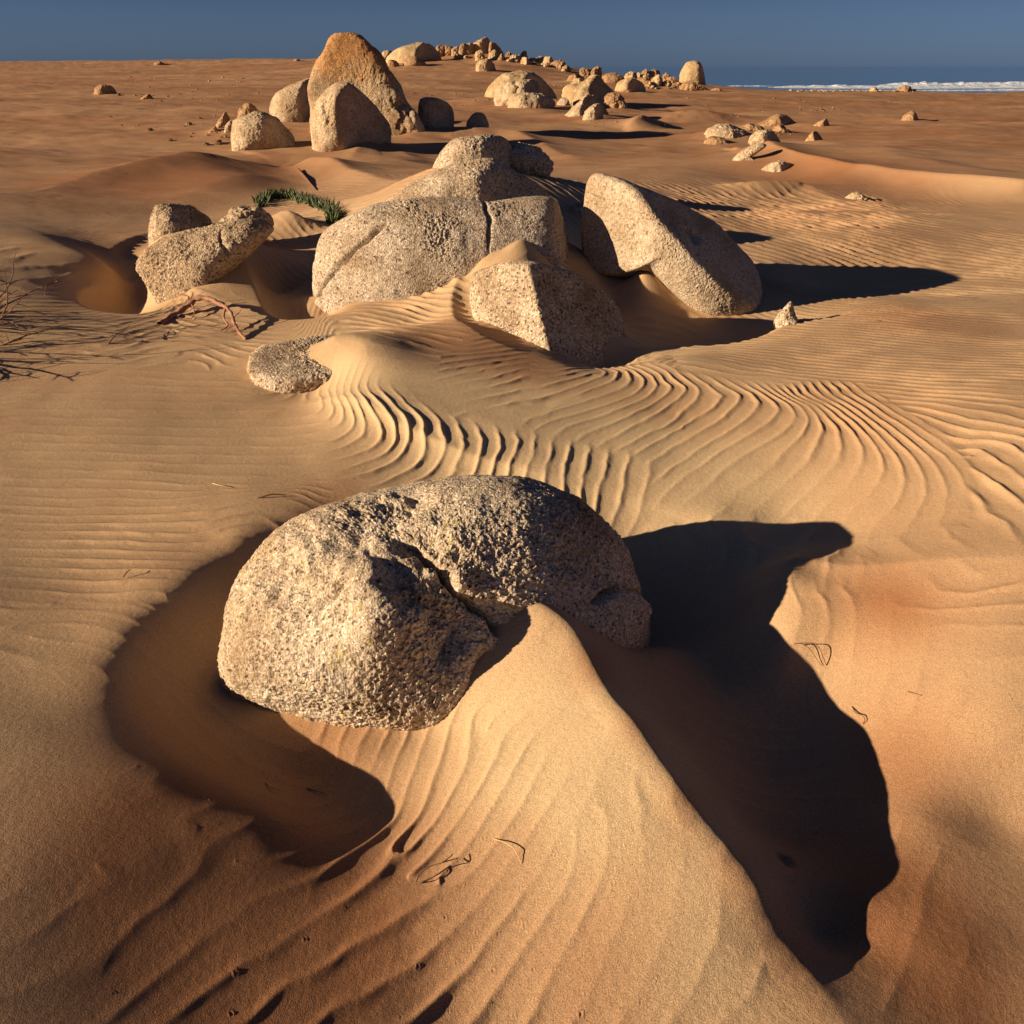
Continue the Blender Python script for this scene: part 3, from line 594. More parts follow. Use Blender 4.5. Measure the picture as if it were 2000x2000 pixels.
def bil(G, x, y):
    fx = np.clip((x-GX[0])/GS, 0, len(GX)-1.001); fy = np.clip((y-GY[0])/GS, 0, len(GY)-1.001)
    i, j = fx.astype(int), fy.astype(int); a, b = fx-i, fy-j
    return (G[j, i]*(1-a)+G[j, i+1]*a)*(1-b)+(G[j+1, i]*(1-a)+G[j+1, i+1]*a)*b
def ripples(x, y):
    out = np.zeros_like(x); m = (np.abs(x) < 6.4) & (y > .55) & (y < 14.8)
    X, Y = x[m], y[m]
    W2 = .16*n2(X, Y, 2.4, 41, 2)+.08*n2(X, Y, 8., 43, 2)
    W3 = W2*.9
    for (a, b, s_) in DIS: W2 += s_*np.arctan2(Y-b, X-a)/(2*math.pi)
    mod = np.clip(.85+.75*n2(X, Y, 1.6, 47, 3), .12, 1.7)*np.clip(1+.6*n2(X, Y, 7, 53, 2), .2, 1.6)
    tot = np.zeros_like(X); yw = Y+.12*n2(X, Y, 1.5, 59, 2)
    for z, (psi, AMz) in enumerate(ZS):
        lo, hi, _ = ZONES[z]; mk = (sst(lo-.0, lo+.2, yw) if z else 1)*(1-sst(hi, hi+.2, yw)); k = mk > 0
        ph = (bil(psi, X[k], Y[k])+W2[k])*2*math.pi; c = np.cos(ph+.75*np.sin(ph))
        tot[k] += (mk*mod)[k]*bil(AMz, X[k], Y[k])*prof(ph)
    for gx, gy, PH, AMg in PATCHES:
        k = (X > gx[0]) & (X < gx[-1]) & (Y > gy[0]) & (Y < gy[-1]); a_ = bilg(gx, gy, AMg, X[k], Y[k]); c_ = np.clip(a_/.0025, 0, 1); c_ = c_*c_*(3-2*c_)
        ph = (bilg(gx, gy, PH, X[k], Y[k])+.85*W3[k]+.05*n2(X[k], Y[k], 14., 71, 2))*2*math.pi
        tot[k] = tot[k]*(1-c_)+a_*prof(ph)*np.clip(.92+.5*n2(X[k], Y[k], 2.2, 47, 2)+.35*n2(X[k], Y[k], 9., 73, 2), .15, 1.5)
    fade = sst(14.8, 12, Y)*sst(6.4, 5.6, np.abs(X))
    out[m] = tot*.5*fade
    return out
TINT = [ # px,py,radius px,strength  darker, redder sand sorted by the wind; also painted-in ramp sunlight and dim front corners
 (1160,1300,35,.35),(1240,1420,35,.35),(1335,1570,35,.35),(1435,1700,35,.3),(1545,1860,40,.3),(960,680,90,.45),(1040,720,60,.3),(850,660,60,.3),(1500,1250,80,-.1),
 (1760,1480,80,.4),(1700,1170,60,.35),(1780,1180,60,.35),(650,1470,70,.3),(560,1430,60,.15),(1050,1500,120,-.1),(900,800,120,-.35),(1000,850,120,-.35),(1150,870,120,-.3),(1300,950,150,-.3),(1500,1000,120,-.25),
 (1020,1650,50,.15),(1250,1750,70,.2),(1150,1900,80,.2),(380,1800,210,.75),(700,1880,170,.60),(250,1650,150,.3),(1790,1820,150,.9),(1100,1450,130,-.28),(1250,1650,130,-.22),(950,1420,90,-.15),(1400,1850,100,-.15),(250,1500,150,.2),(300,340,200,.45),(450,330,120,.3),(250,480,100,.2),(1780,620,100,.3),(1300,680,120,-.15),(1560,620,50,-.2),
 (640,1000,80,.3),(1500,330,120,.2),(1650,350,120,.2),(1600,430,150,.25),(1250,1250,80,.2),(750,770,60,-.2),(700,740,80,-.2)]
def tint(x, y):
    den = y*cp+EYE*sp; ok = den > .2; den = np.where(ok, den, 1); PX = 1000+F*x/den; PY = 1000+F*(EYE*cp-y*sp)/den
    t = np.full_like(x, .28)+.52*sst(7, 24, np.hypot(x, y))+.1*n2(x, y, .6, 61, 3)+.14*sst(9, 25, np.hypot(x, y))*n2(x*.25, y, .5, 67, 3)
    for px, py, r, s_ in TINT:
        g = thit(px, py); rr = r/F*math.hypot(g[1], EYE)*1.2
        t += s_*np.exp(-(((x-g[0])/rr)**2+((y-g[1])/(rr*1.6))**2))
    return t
def build_sand():
    d = [.45]; 
    while d[-1] < 95:
        r = d[-1]; fp = (r*r+EYE*EYE)/(EYE*866)
        d.append(r+min(max(.0042, .5*fp), .013+.0018*r if r < 14 else .05+(r-14)*.004))
    d += list(np.geomspace(97, 420, 60)); d = np.array(d)
    az = np.concatenate([np.linspace(-180, -50, 60)[:-1], np.linspace(-50, -44, 20)[:-1], np.linspace(-44, 44, 1180)[:-1], np.linspace(44, 50, 20)[:-1], np.linspace(50, 180, 60)[:-1]])
    a = np.radians(az); D, A = np.meshgrid(d, a, indexing='ij'); x = (D*np.sin(A)).ravel(); y = (D*np.cos(A)).ravel()
    print('sand verts', len(x), 'rings', len(d))
    z = H(x, y); z = z+ripples(x, y)
    # small impact pits and pellets of sand
    prng = np.random.default_rng(5)
    for i in range(75):
        px_, py_ = prng.uniform(215, 1790), prng.uniform(1450, 2000)
        if i < 60: px_ = prng.normal(1010, 140); py_ = prng.uniform(1600, 1990)
        g = gp(px_, py_); r = prng.uniform(.0016, .0031); m = (np.abs(x-g[0]) < .04) & (np.abs(y-g[1]) < .04)
        dd = np.hypot(x[m]-g[0], y[m]-g[1])/r; z[m] += prng.uniform(.5, 1)*r*(-.7*np.exp(-dd**2)+.5*np.exp(-(dd-1.6)**2*3))
    g = gp(1525, 1718, -.1); m = (np.abs(x-g[0]) < .2) & (np.abs(y-g[1]) < .2); z[m] -= .02*np.exp(-(((x[m]-g[0])/.018)**2+((y[m]-g[1])/.03)**2)**1.5)
    nd, na = D.shape
    i = np.arange(nd-1)[:, None]*na; j = np.arange(na)[None, :]; j2 = (j+1) % na
    Q = np.stack([i+j, i+na+j, i+na+j2, i+j2], -1).reshape(-1, 4)[:, ::-1]
    V = np.stack([x, y, z], 1)
    o = mesh_obj('sand_ground', V, Q, M_SAND)
    # close the small hole under the viewpoint
    import bmesh
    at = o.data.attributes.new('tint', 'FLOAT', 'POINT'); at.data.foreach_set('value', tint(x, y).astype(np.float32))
    vs = [tuple(V[k]) for k in range(na)]; me = bpy.data.meshes.new('sand_patch')
    me.from_pydata(vs+[(0, 0, float(V[:na, 2].mean()))], [], [(k, (k+1) % na, na) for k in range(na)]); me.materials.append(M_SAND)
    p = bpy.data.objects.new('sand_patch', me); COL.objects.link(p); tag(p, kind='structure')
    tag(o, kind='structure'); return o

# ------------------------------------------------------------------ sea
def sea():
    m, nt, b = newmat('sea_water'); g = nt.nodes.new('ShaderNodeNewGeometry'); P = g.outputs['Position']
    b.inputs['Roughness'].default_value = .12; b.inputs['Specular IOR Level'].default_value = .5
    mp = nt.nodes.new('ShaderNodeMapping'); mp.inputs['Scale'].default_value = (.15, 1, 1); nt.links.new(P, mp.inputs[0])
    nn = noise(nt, mp.outputs[0], .035, 4, .6)
    nt.links.new(ramp(nt, nn, [(.35, (.035, .085, .17)), (.65, (.06, .13, .24))]), b.inputs['Base Color'])
    bump(nt, b, noise(nt, mp.outputs[0], .25, 5, .6), .5, .25)
    x = np.linspace(-30000, 30000, 40); y = np.concatenate([np.linspace(60, 600, 20), np.geomspace(650, 50000, 30)])
    X, Y = np.meshgrid(x, y); nx = len(x); i = np.arange(len(y)-1)[:, None]*nx+np.arange(nx-1)[None]
    Q = np.stack([i, i+1, i+nx+1, i+nx], -1).reshape(-1, 4)
    o = mesh_obj('sea', np.stack([X.ravel(), Y.ravel(), np.full(X.size, -5.)], 1), Q, m); tag(o, kind='structure')
    mf, nt, b = newmat('sea_foam'); t = nt.nodes.new('ShaderNodeTexCoord')
    nn = noise(nt, t.outputs['Object'], .5, 5, .65)
    nt.links.new(ramp(nt, nn, [(.38, (.30, .42, .56)), (.58, (.88, .9, .93))]), b.inputs['Base Color']); bump(nt, b, nn, .6, .8)
    def surf(py, x0, x1, hgt, depth, seed, label):
        g0 = (EYE+5)/math.tan(PITCH-math.atan((1000-py)/F)) ; k = 400; xs = np.linspace(x0, x1, k)
        xs = (xs-1000)/F*g0*cp/1.0+0*xs; cr = np.clip(.55+.9*fbm(np.stack([xs*.02, xs*0, xs*0+seed], 1), 4, seed), .03, 1.6)
        ends = sst(0, .12, np.linspace(0, 1, k))*sst(1, .88, np.linspace(0, 1, k)); cr = cr*ends+.02
        yo = g0+8*fbm(np.stack([xs*.01, xs*0, xs*0+seed+9], 1), 3, seed)
        rows = []
        for u, w in ((-1, 0), (-.75, .25), (-.4, .45), (-.1, .8), (0, 1), (.15, .7), (.5, .15), (1, 0)):
            rows.append(np.stack([xs, yo+u*depth*(.4+.6*cr), -5.03-.22*hgt*(w < .9)+w*hgt*(cr-.25)*(1+.25*vnoise(np.stack([xs*.4, xs*0+u*3, xs*0], 1), seed))], 1))
        V = np.concatenate(rows); i = np.arange(len(rows)-1)[:, None]*k+np.arange(k-1)[None]
        Q = np.stack([i, i+1, i+k+1, i+k], -1).reshape(-1, 4)
        o = mesh_obj('breaking_wave', V, Q, mf, origin=V.mean(0)); tag(o, label, 'wave', 'white waves breaking off the shore')
    surf(168, 1320, 1640, 1.3, 14, 4, 'white breaking wave just right of the domed standing rock')
    surf(171, 1480, 2200, .7, 18, 5, 'long low line of foam nearest the sandy shore')
    surf(166, 1690, 2300, 1.7, 16, 8, 'tall white breaker at the right end of the shore')
    surf(176, 1540, 2100, .4, 8, 12, 'thin white foam edge washing behind the shoreline pebbles')
sea()

# ------------------------------------------------------------------ place the near boulders
G1 = 'boulders in the middle distance'
R0.build('boulder', 250, M_R0, 'huge rough granite boulder with diagonal cracks filling the foreground', chip=(.012, .0034), coarse=.003)
R1.build('boulder', 110, M_RM, 'low speckled boulder half buried by sand left of centre', G1, chip=(.022, .004))
R2.build('boulder', 190, M_RG, 'widest grey boulder with a diagonal crack at centre of the group', G1, chip=(.020, .0035))
R3.build('boulder', 150, M_RM, 'wedge boulder with a dark right face in front of the widest boulder', G1, chip=(.020, .0035))
R4.build('boulder', 180, M_R4, 'big smooth pale boulder leaning to the right with long shadow', G1, chip=(.016, .002))
R5.build('boulder', 110, M_RM, 'pale ridge-backed boulder directly behind the widest boulder', G1, chip=(.022, .0035))
R6.build('boulder', 90, M_RM, 'rounded dome boulder topping the middle group', G1, chip=(.022, .0035))
R7.build('boulder', 50, M_RM, 'low shaded boulder to the right of the rounded dome', G1, chip=(.05, .01))
R8.build('boulder', 40, M_RM, 'small boulder in the gap between the widest and the leaning boulders', G1, chip=(.04, .008))
R9.build('boulder', 40, M_RM, 'small pointed stone poking from sand below the leaning boulder shadow', G1, chip=(.022, .004))
R10.build('boulder', 140, M_RB, 'wedge-shaped speckled boulder leaning up to the right beside the branch', 'boulders at the left edge', chip=(.022, .004))
R11.build('boulder', 90, M_RB, 'rounded boulder behind the wedge-shaped one at left', 'boulders at the left edge', chip=(.022, .004))
R12.build('boulder', 60, M_RB, 'small sandy boulder beside the green plant mound', 'boulders at the left edge', chip=(.022, .0035))

# ------------------------------------------------------------------ far boulders, set on the ground seen at their foot
def far(outline, foot, label, mat=None, n=36, tk=.8, p=2.5, facets=(), q=12, amp=None, group='boulders scattered to the skyline', grooves=(), dd=0, chip=None, sink=.35, lumps=(), d=None):
    o = np.array(outline, float); w = np.ptp(o[:, 0])
    if d is None: d = thit(*foot)[1]
    mpp = math.hypot(d, EYE)/F; W_ = w*mpp; T = W_*.5*tk
    hgt = np.ptp(o[:, 1]); base_y = o[:, 1].max(); cx = (o[:, 0].min()+o[:, 0].max())/2
    ext = hgt*sink; x0, x1 = o[:, 0].min(), o[:, 0].max()
    ol = list(outline)+[(x1-.06*w, base_y+ext), (cx, base_y+ext*1.35), (x0+.06*w, base_y+ext)]
    r = Rock(ol, d+T*.75+dd, T, T, c=(cx, (o[:, 1].min()+base_y+ext)/2), p=p, q=q,
             facets=[(f[0], f[1], f[2], f[3]*W_*.5) for f in facets], grooves=[(g[0], g[1]*W_, g[2]*W_) for g in grooves], lumps=[(l[0], l[1], l[2]*W_, l[3]*W_) for l in lumps],
             amp=(amp if amp is not None else .03)*W_, seed=int(abs(outline[0][0]*7+outline[0][1])) % 900)
    if hgt < 60: MOUNDS.append((float(r.C[0]), float(r.C[1])-.3*T, .75*W_, .55*W_+.3, .17*hgt*mpp))
    return r.build('boulder', n, mat or M_RF, label, group, chip=chip)
TG = 'boulders round the tall standing rock'
DM = thit(700, 272)[1]+1.3
far([(610,262),(612,214),(604,177),(610,146),(625,115),(638,88),(650,73),(675,67),(700,70),(722,87),(747,111),(762,136),(778,167),(790,195),(800,214),(818,245),(822,272)], (700,272),
    'tallest rock, a tapering monolith with a rust-orange top', M_RT, 120, .85, 3.2, [(-.2,.12,-.97,.60)], 14, .018, TG, chip=(.05,.006), dd=.6,
    grooves=[([(770,190),(785,225),(780,262)],.03,.05)], lumps=[(800,235,.08,.05)])
far([(610,270),(613,226),(627,189),(648,170),(675,163),(697,173),(722,195),(747,223),(766,250),(768,272)], (670,283),
    'rounded grey boulder against the foot of the orange-topped monolith, half in shade', M_RF, 90, .9, 2.5, [(.70,.05,-.70,.36)], 26, .012, TG, chip=(.05,.006), dd=-.5, grooves=[([(648,190),(642,215),(650,240)],.04,.03)])
far([(528,235),(529,215),(535,189),(551,175),(582,161),(607,153),(640,160),(640,240)], (580,240), 'pale boulder with a dark recess left of the monolith', M_RF, 70, .9, 2.8, [(.85,0,-.5,.50)], 18, .015, TG, chip=(.05,.006), dd=.4)
far([(451,282),(455,239),(473,226),(504,219),(535,226),(557,242),(577,266),(577,282)], (510,292), 'broad rounded boulder lowest at the left of the monolith', M_RF, 80, .85, 2.6, [(.75,.25,-.6,.60)], 16, .015, TG, chip=(.05,.006))
far([(465,230),(473,211),(487,202),(506,219),(506,234)], (485,238), 'small brown peaked stone behind the broad rounded boulder', M_RD, 30, .8, 2.4, (), 12, .05, TG)
far([(419,250),(437,223),(444,219),(454,232),(456,252)], (436,256), 'small dark-tipped stone left of the peaked stone', M_RD, 30, .8, 2.4, [(.8,.1,-.5,.4)], 12, .05, TG)
far([(436,262),(440,246),(452,236),(456,262)], (446,264), 'small pale slab tucked beside the broad rounded boulder', M_RF, 24, .8, 2.4, (), 12, .05, TG)
far([(408,258),(414,250),(422,246),(427,258)], (417,260), 'little flat stone at the left end of the boulder row', M_RD, 20, .8, 2.4, (), 12, .05, TG)
far([(819,238),(818,210),(822,197),(834,191),(853,193),(868,200),(880,208),(887,224),(888,244)], (855,262), 'domed boulder in the dark of the monolith shadow', M_RF, 50, .9, 2.5, [(.6,.2,-.7,.5)], 12, .03, TG, sink=.7, d=DM+.2)
far([(911,245),(915,232),(924,223),(934,220),(946,224),(953,238),(954,248)], (932,262), 'small dark round boulder inside the long shadow', M_RF, 36, .9, 2.4, (), 12, .03, TG, sink=.9, d=DM+.5)
far([(790,262),(796,225),(808,214),(822,235),(832,262)], (810,266), 'shaded lump at the right foot of the monolith', M_RF, 30, .9, 2.4, (), 12, .03, TG)
SK = 'boulders on the skyline ridge'
far([(759,118),(768,102),(783,92),(808,87),(828,83),(843,87),(857,96),(870,110),(881,129)], (820,128), 'large smooth whaleback boulder right behind the monolith', M_RS, 70, .8, 2.4, [(.82,.18,-.5,.34)], 14, .015, SK)
far([(788,121),(797,111),(812,111),(826,119),(834,127)], (812,128), 'low reddish hump at the foot of the whaleback boulder', M_RD, 30, .9, 2.3, (), 12, .02, SK, dd=-1.5)
far([(744,110),(748,102),(757,99),(766,101),(764,113)], (754,116), 'small boulder peeking out left of the whaleback', M_RS, 24, .8, 2.4, (), 12, .04, SK)
far([(756,129),(760,119),(770,118),(778,123),(779,131)], (767,133), 'little boulder with small shadow below the whaleback', M_RD, 24, .8, 2.4, (), 12, .04, SK)
far([(922,112),(922,92),(926,82),(938,76),(948,77),(957,86),(960,112)], (940,112), 'highest block of the skyline pile', M_RS, 40, .8, 2.8, [(.8,.1,-.5,.5)], 16, .08, SK, sink=1.0, dd=-.6)
far([(899,112),(905,96),(917,84),(927,88),(931,112)], (915,112), 'leaning block left of the highest skyline block', M_RS, 36, .8, 2.6, [(.8,0,-.5,.5)], 16, .08, SK, sink=1.0, dd=-.6)
far([(955,108),(957,84),(968,84),(978,95),(983,112)], (968,112), 'dark block right of the highest skyline block', M_RD, 36, .8, 2.6, [(.3,.2,-.8,.5)], 16, .08, SK, sink=1.0, dd=-.6)
far([(927,112),(930,100),(941,96),(947,112)], (937,113), 'split block at the foot of the highest skyline block', M_RS, 26, .8, 2.6, (), 16, .08, SK, dd=-1.6, sink=1.0)
far([(850,100),(852,88),(858,86),(867,90),(868,102)], (860,104), 'dark knob at the left end of the skyline pile', M_RD, 24, .8, 2.5, (), 14, .09, SK, sink=1.2, dd=-.5)
far([(865,101),(868,91),(876,88),(884,93),(884,104)], (875,106), 'second knob of the skyline pile from the left', M_RD, 24, .8, 2.5, (), 14, .09, SK, sink=1.2, dd=-.5)
far([(882,103),(886,92),(894,89),(899,96),(899,105)], (890,107), 'pale knob between two dark knobs on the skyline', M_RS, 24, .8, 2.5, (), 14, .09, SK, sink=1.2, dd=-.5)
far([(895,100),(898,88),(906,85),(913,90),(913,102)], (904,106), 'pinkish knob left of the leaning skyline block', M_RD, 24, .8, 2.5, (), 14, .09, SK, sink=1.2, dd=-.5)
for i, (x0, x1, y0, y1, mt, lb) in enumerate([(958,970,98,112,M_RS,'narrow upright stone under the dark skyline block'),(972,985,104,116,M_RD,'dark stone right of the skyline pile foot'),
      (988,999,100,112,M_RD,'lone upright stone right of the skyline pile'),(997,1016,105,117,M_RS,'rounded pale stone below a small square one'),(1015,1030,100,113,M_RD,'small square stone perched on the ridge slope'),
      (1020,1034,112,126,M_RS,'egg-shaped stone just below the small square one'),(1032,1046,112,122,M_RD,'low stone between two pale ones on the ridge slope'),(1043,1061,111,124,M_RS,'pale double stone halfway down the ridge slope'),
      (1060,1080,113,132,M_RS,'triangular pale stone near the low end of the ridge'),(1078,1108,119,135,M_RD,'dark jagged rock at the low end of the ridge'),(1100,1112,127,138,M_RD,'last dark stone at the low end of the ridge')]):
    cxx = (x0+x1)/2; w = (x1-x0)*rng.uniform(1.2, 1.7); x0, x1 = cxx-w/2, cxx+w/2; j = rng.uniform(-.2, .2, 4)
    far([(x0,y1),(x0+w*.1,y0+(y1-y0)*(.45+j[0])),(x0+w*(.35+j[1]),y0+.08*(y1-y0)),(x0+w*(.6+j[2]),y0),(x0+w*.9,y0+(y1-y0)*(.4+j[3])),(x1,y1)], ((x0+x1)/2, y1), lb, mt, 26, .9, 2.8, [(.75,.1,-.5,.5),(rng.uniform(-.8,.1),.3,-.6,.55)], 16, .07, SK, dd=-.8, sink=1.1)
MD = 'boulders on the far slope at centre'
far([(929,137),(930,125),(940,118),(955,117),(963,124),(970,138)], (948,143), 'pale block with a dark right side alone on the slope', M_RS, 36, .9, 2.6, [(.75,.1,-.5,.55)], 12, .03, MD)
far([(947,189),(954,168),(967,154),(986,143),(1010,139),(1035,141),(1056,152),(1073,166),(1089,184),(1092,196)], (1000,200), 'big low dome with a cracked face on the far slope', M_RS, 70, .8, 2.4, [(.75,.25,-.55,.52)], 12, .02, MD,
    grooves=[([(1003,160),(1008,172),(1003,190)],.02,.02)], lumps=[(950,190,.1,.01)])
far([(967,200),(973,181),(984,164),(1006,156),(1031,153),(1052,158),(1062,173),(1060,192)], (1000,205), 'cracked pale outcrop bulging from the low dome', M_RF, 50, .8, 2.6, [(.75,.1,-.5,.6)], 12, .03, MD, dd=-2.2,
    grooves=[([(1003,158),(1010,170),(1006,190)],.02,.04),([(1040,156),(1046,170),(1060,178)],.02,.04),([(985,165),(990,185)],.02,.03)])
far([(994,208),(999,187),(1019,180),(1048,180),(1070,187),(1083,199),(1082,212)], (1050,217), 'speckled brown oval boulder in front of the cracked dome', M_RF, 50, .8, 2.5, [(.7,.1,-.6,.75)], 12, .03, MD, chip=(.05,.007))
far([(1104,172),(1137,161),(1149,150),(1166,145),(1174,148),(1182,163),(1201,177),(1216,188),(1229,209)], (1200,214), 'yellow peaked rock like a small tent', M_RS, 70, .8, 2.1, [(.7,.35,-.5,.30)], 12, .025, MD)
far([(1180,212),(1184,186),(1198,177),(1216,188),(1230,210)], (1210,216), 'rough grey slab on the right flank of the tent-shaped rock', M_RD, 36, .7, 2.5, (), 12, .05, MD, dd=-.8)
far([(1100,229),(1118,208),(1139,192),(1153,185),(1166,187),(1178,198),(1191,212),(1199,231)], (1150,233), 'pointed split boulder with a black right side', M_RF, 60, .8, 2.3, [(.72,.25,-.6,.22)], 16, .025, MD, grooves=[([(1175,200),(1155,206),(1143,220),(1134,232)],.03,.06)], chip=(.05,.007))
far([(1139,231),(1147,212),(1162,203),(1174,206),(1180,222)], (1158,234), 'small rounded stone in the cleft of the split boulder', M_RF, 36, .9, 2.5, [(.8,.1,-.4,.6)], 12, .03, MD, dd=-.8, chip=(.05,.007))
far([(1087,205),(1093,195),(1102,191),(1116,196),(1124,207)], (1105,209), 'low pale stone between the dome and the split boulder', M_RF, 24, .9, 2.4, (), 12, .03, MD)
far([(1202,177),(1208,161),(1226,153),(1242,154),(1255,162),(1262,176)], (1230,183), 'white rounded boulder with a purple-grey right half', M_RS, 44, .9, 2.4, [(.7,.1,-.6,.5)], 12, .02, MD)
far([(1169,170),(1176,150),(1190,143),(1206,144),(1219,152),(1223,168)], (1200,172), 'brown dome between the tent-shaped and the white boulder', M_RD, 36, .9, 2.4, (), 12, .03, MD, dd=1)
for (x0, x1, y0, y1, mt, lb) in [(1110,1138,146,158,M_RD,'dark-bellied brown slab at the left of the low cluster'),(1134,1157,135,150,M_RD,'tilted brown block behind the dark-bellied slab'),(1148,1174,133,149,M_RD,'topmost brown block behind the tent-shaped rock'),
      (1117,1142,154,168,M_RS,'pale hump left of the tent-shaped rock'),(1221,1246,139,154,M_RS,'round white stone behind the white boulder'),(1243,1254,141,151,M_RS,'small stone right of the round white stone'),
      (1251,1269,135,151,M_RD,'brown pinnacle at the left of the shore pile'),(1257,1271,143,154,M_RS,'pale stone at the foot of the brown pinnacle'),(1267,1290,133,151,M_RD,'tallest brown block of the shore pile'),
      (1270,1298,149,173,M_RS,'pale upright block in front of the shore pile'),(1256,1279,158,172,M_RD,'brown rounded block left of the pale upright one'),(1244,1271,150,165,M_RD,'flat brown block behind the white boulder'),
      (1288,1312,141,164,M_RD,'dark broken block right of the shore pile'),(1303,1328,150,168,M_RD,'dark low rubble block beside the domed standing rock'),(1296,1312,158,169,M_RD,'small dark rubble stone under the broken block')]:
    cxx = (x0+x1)/2; w = (x1-x0)*rng.uniform(1.0, 1.35); x0, x1 = cxx-w/2, cxx+w/2; j = rng.uniform(-.22, .22, 4)
    far([(x0,y1),(x0+w*.06,y0+(y1-y0)*(.45+j[0])),(x0+w*(.3+j[1]),y0+.1*(y1-y0)),(x0+w*(.6+j[2]),y0),(x0+w*.92,y0+(y1-y0)*(.4+j[3])),(x1,y1)], ((x0+x1)/2, y1+3), lb, mt, 28, .9, 2.8, [(.75,.1,-.5,.5),(rng.uniform(-.8,.1),.35,-.6,.55)], 16, .07, MD, sink=.5)
far([(1327,166),(1329,148),(1334,132),(1342,122),(1357,119),(1369,125),(1375,138),(1377,159),(1379,171)], (1352,172), 'domed standing rock on the skyline beside the surf', M_RS, 60, .9, 2.7, [(.9,.05,-.35,.72)], 14, .02, 'lone rocks by the shore', sink=.2)
far([(1329,172),(1340,163),(1355,163),(1370,168),(1380,174)], (1354,175), 'low rubble collar at the foot of the domed standing rock', M_RD, 30, .7, 2.5, (), 12, .05, 'lone rocks by the shore', dd=-1.5)
RG = 'boulders on the sand plain at right'
far([(1372,270),(1384,252),(1409,246),(1435,250),(1455,256),(1473,268)], (1420,272), 'wide low speckled boulder, largest on the right plain', M_RF, 60, .8, 2.5, [(.6,.2,-.6,.7)], 12, .03, RG, chip=(.04,.007))
far([(1465,274),(1478,259),(1497,255),(1512,260),(1522,278)], (1495,280), 'round speckled boulder right of the wide low one', M_RF, 44, .9, 2.4, [(.6,.2,-.6,.55)], 12, .03, RG, chip=(.04,.007))
far([(1425,319),(1443,298),(1466,284),(1488,279),(1496,286),(1478,300),(1456,314),(1442,324)], (1436,322), 'long tilted slab on the left end of the lit dune', M_RF, 50, .6, 2.6, (), 12, .02, RG, sink=.15, chip=(.03,.006))
far([(1484,333),(1503,318),(1524,313),(1542,320),(1557,341)], (1515,339), 'small rough dome below the lit dune', M_RF, 50, .8, 2.4, [(.7,.25,-.5,.55)], 12, .03, RG, chip=(.03,.006))
far([(1471,246),(1490,236),(1520,224),(1537,226),(1550,236),(1566,247)], (1520,249), 'sandy humpback rock with a dark right end', M_RD, 40, .8, 2.3, [(.7,.4,-.4,.5)], 12, .02, RG)
far([(1587,246),(1602,236),(1617,233),(1623,247)], (1605,249), 'small cone-shaped rock with a thin shadow', M_RD, 26, .8, 2.2, [(.85,.2,-.4,.5)], 12, .02, RG)
far([(1572,274),(1582,262),(1591,256),(1603,266),(1612,277)], (1592,278), 'pyramid rock trailing a pointed shadow', M_RD, 30, .8, 2.2, [(.7,.4,-.4,.3)], 12, .03, RG)
far([(1500,259),(1512,248),(1522,243),(1532,250),(1550,258)], (1526,262), 'crumbly low rock between humpback and round boulder', M_RD, 26, .8, 2.3, (), 12, .06, RG)
far([(1436,256),(1452,246),(1470,241),(1486,249),(1494,256)], (1464,258), 'half-buried crest of rock behind the wide low one', M_RD, 26, .8, 2.3, (), 12, .05, RG)
far([(1760,237),(1768,224),(1780,217),(1790,220),(1797,238)], (1780,239), 'small rounded rock at the right edge of the plain', M_RD, 30, .8, 2.3, [(.8,.1,-.4,.6)], 12, .03, RG)
far([(1374,277),(1388,267),(1402,267),(1418,272),(1430,284)], (1400,285), 'sand-smothered low ledge below the wide low boulder', M_RD, 26, .6, 2.3, (), 12, .02, RG)
far([(1652,388),(1664,378),(1676,376),(1690,384),(1700,392)], (1675,392), 'buried patch of rough rock near the right edge', M_RF, 30, .7, 2.3, (), 12, .02, RG, chip=(.03,.008), sink=.6)
far([(1388,176),(1396,172),(1405,172),(1410,177)], (1399,178), 'low flat rock just right of the domed standing rock', M_RD, 18, .8, 2.3, (), 12, .04, 'lone rocks by the shore')
far([(1697,178),(1703,171),(1710,171),(1716,178)], (1706,180), 'pale rock on the shoreline, left of the last one', M_RS, 18, .8, 2.3, (), 12, .04, 'lone rocks by the shore')
far([(1750,178),(1757,172),(1768,169),(1777,170),(1784,179)], (1767,180), 'rock farthest right on the shoreline', M_RD, 22, .8, 2.4, (), 12, .05, 'lone rocks by the shore')
far([(185,185),(188,172),(198,164),(212,166),(224,172),(231,184)], (208,187), 'dark rock on the sand at the left edge', M_RD, 36, .9, 2.4, [(.3,.1,-.8,.7)], 12, .03, 'stones on the left plain')
far([(272,194),(282,187),(290,183),(296,187),(300,193)], (286,195), 'small stone with thin shadow on the left plain', M_RD, 22, .9, 2.3, (), 12, .04, 'stones on the left plain')
far([(302,125),(306,121),(312,120),(318,123),(322,126)], (312,127), 'dark lump on the left skyline', M_RD, 16, .9, 2.3, (), 12, .06, 'stones on the left plain')
far([(573,119),(577,115),(583,115),(586,118)], (580,120), 'tiny dark stone on the skyline left of the monolith', M_RD, 14, .9, 2.3, (), 12, .06, 'stones on the left plain')

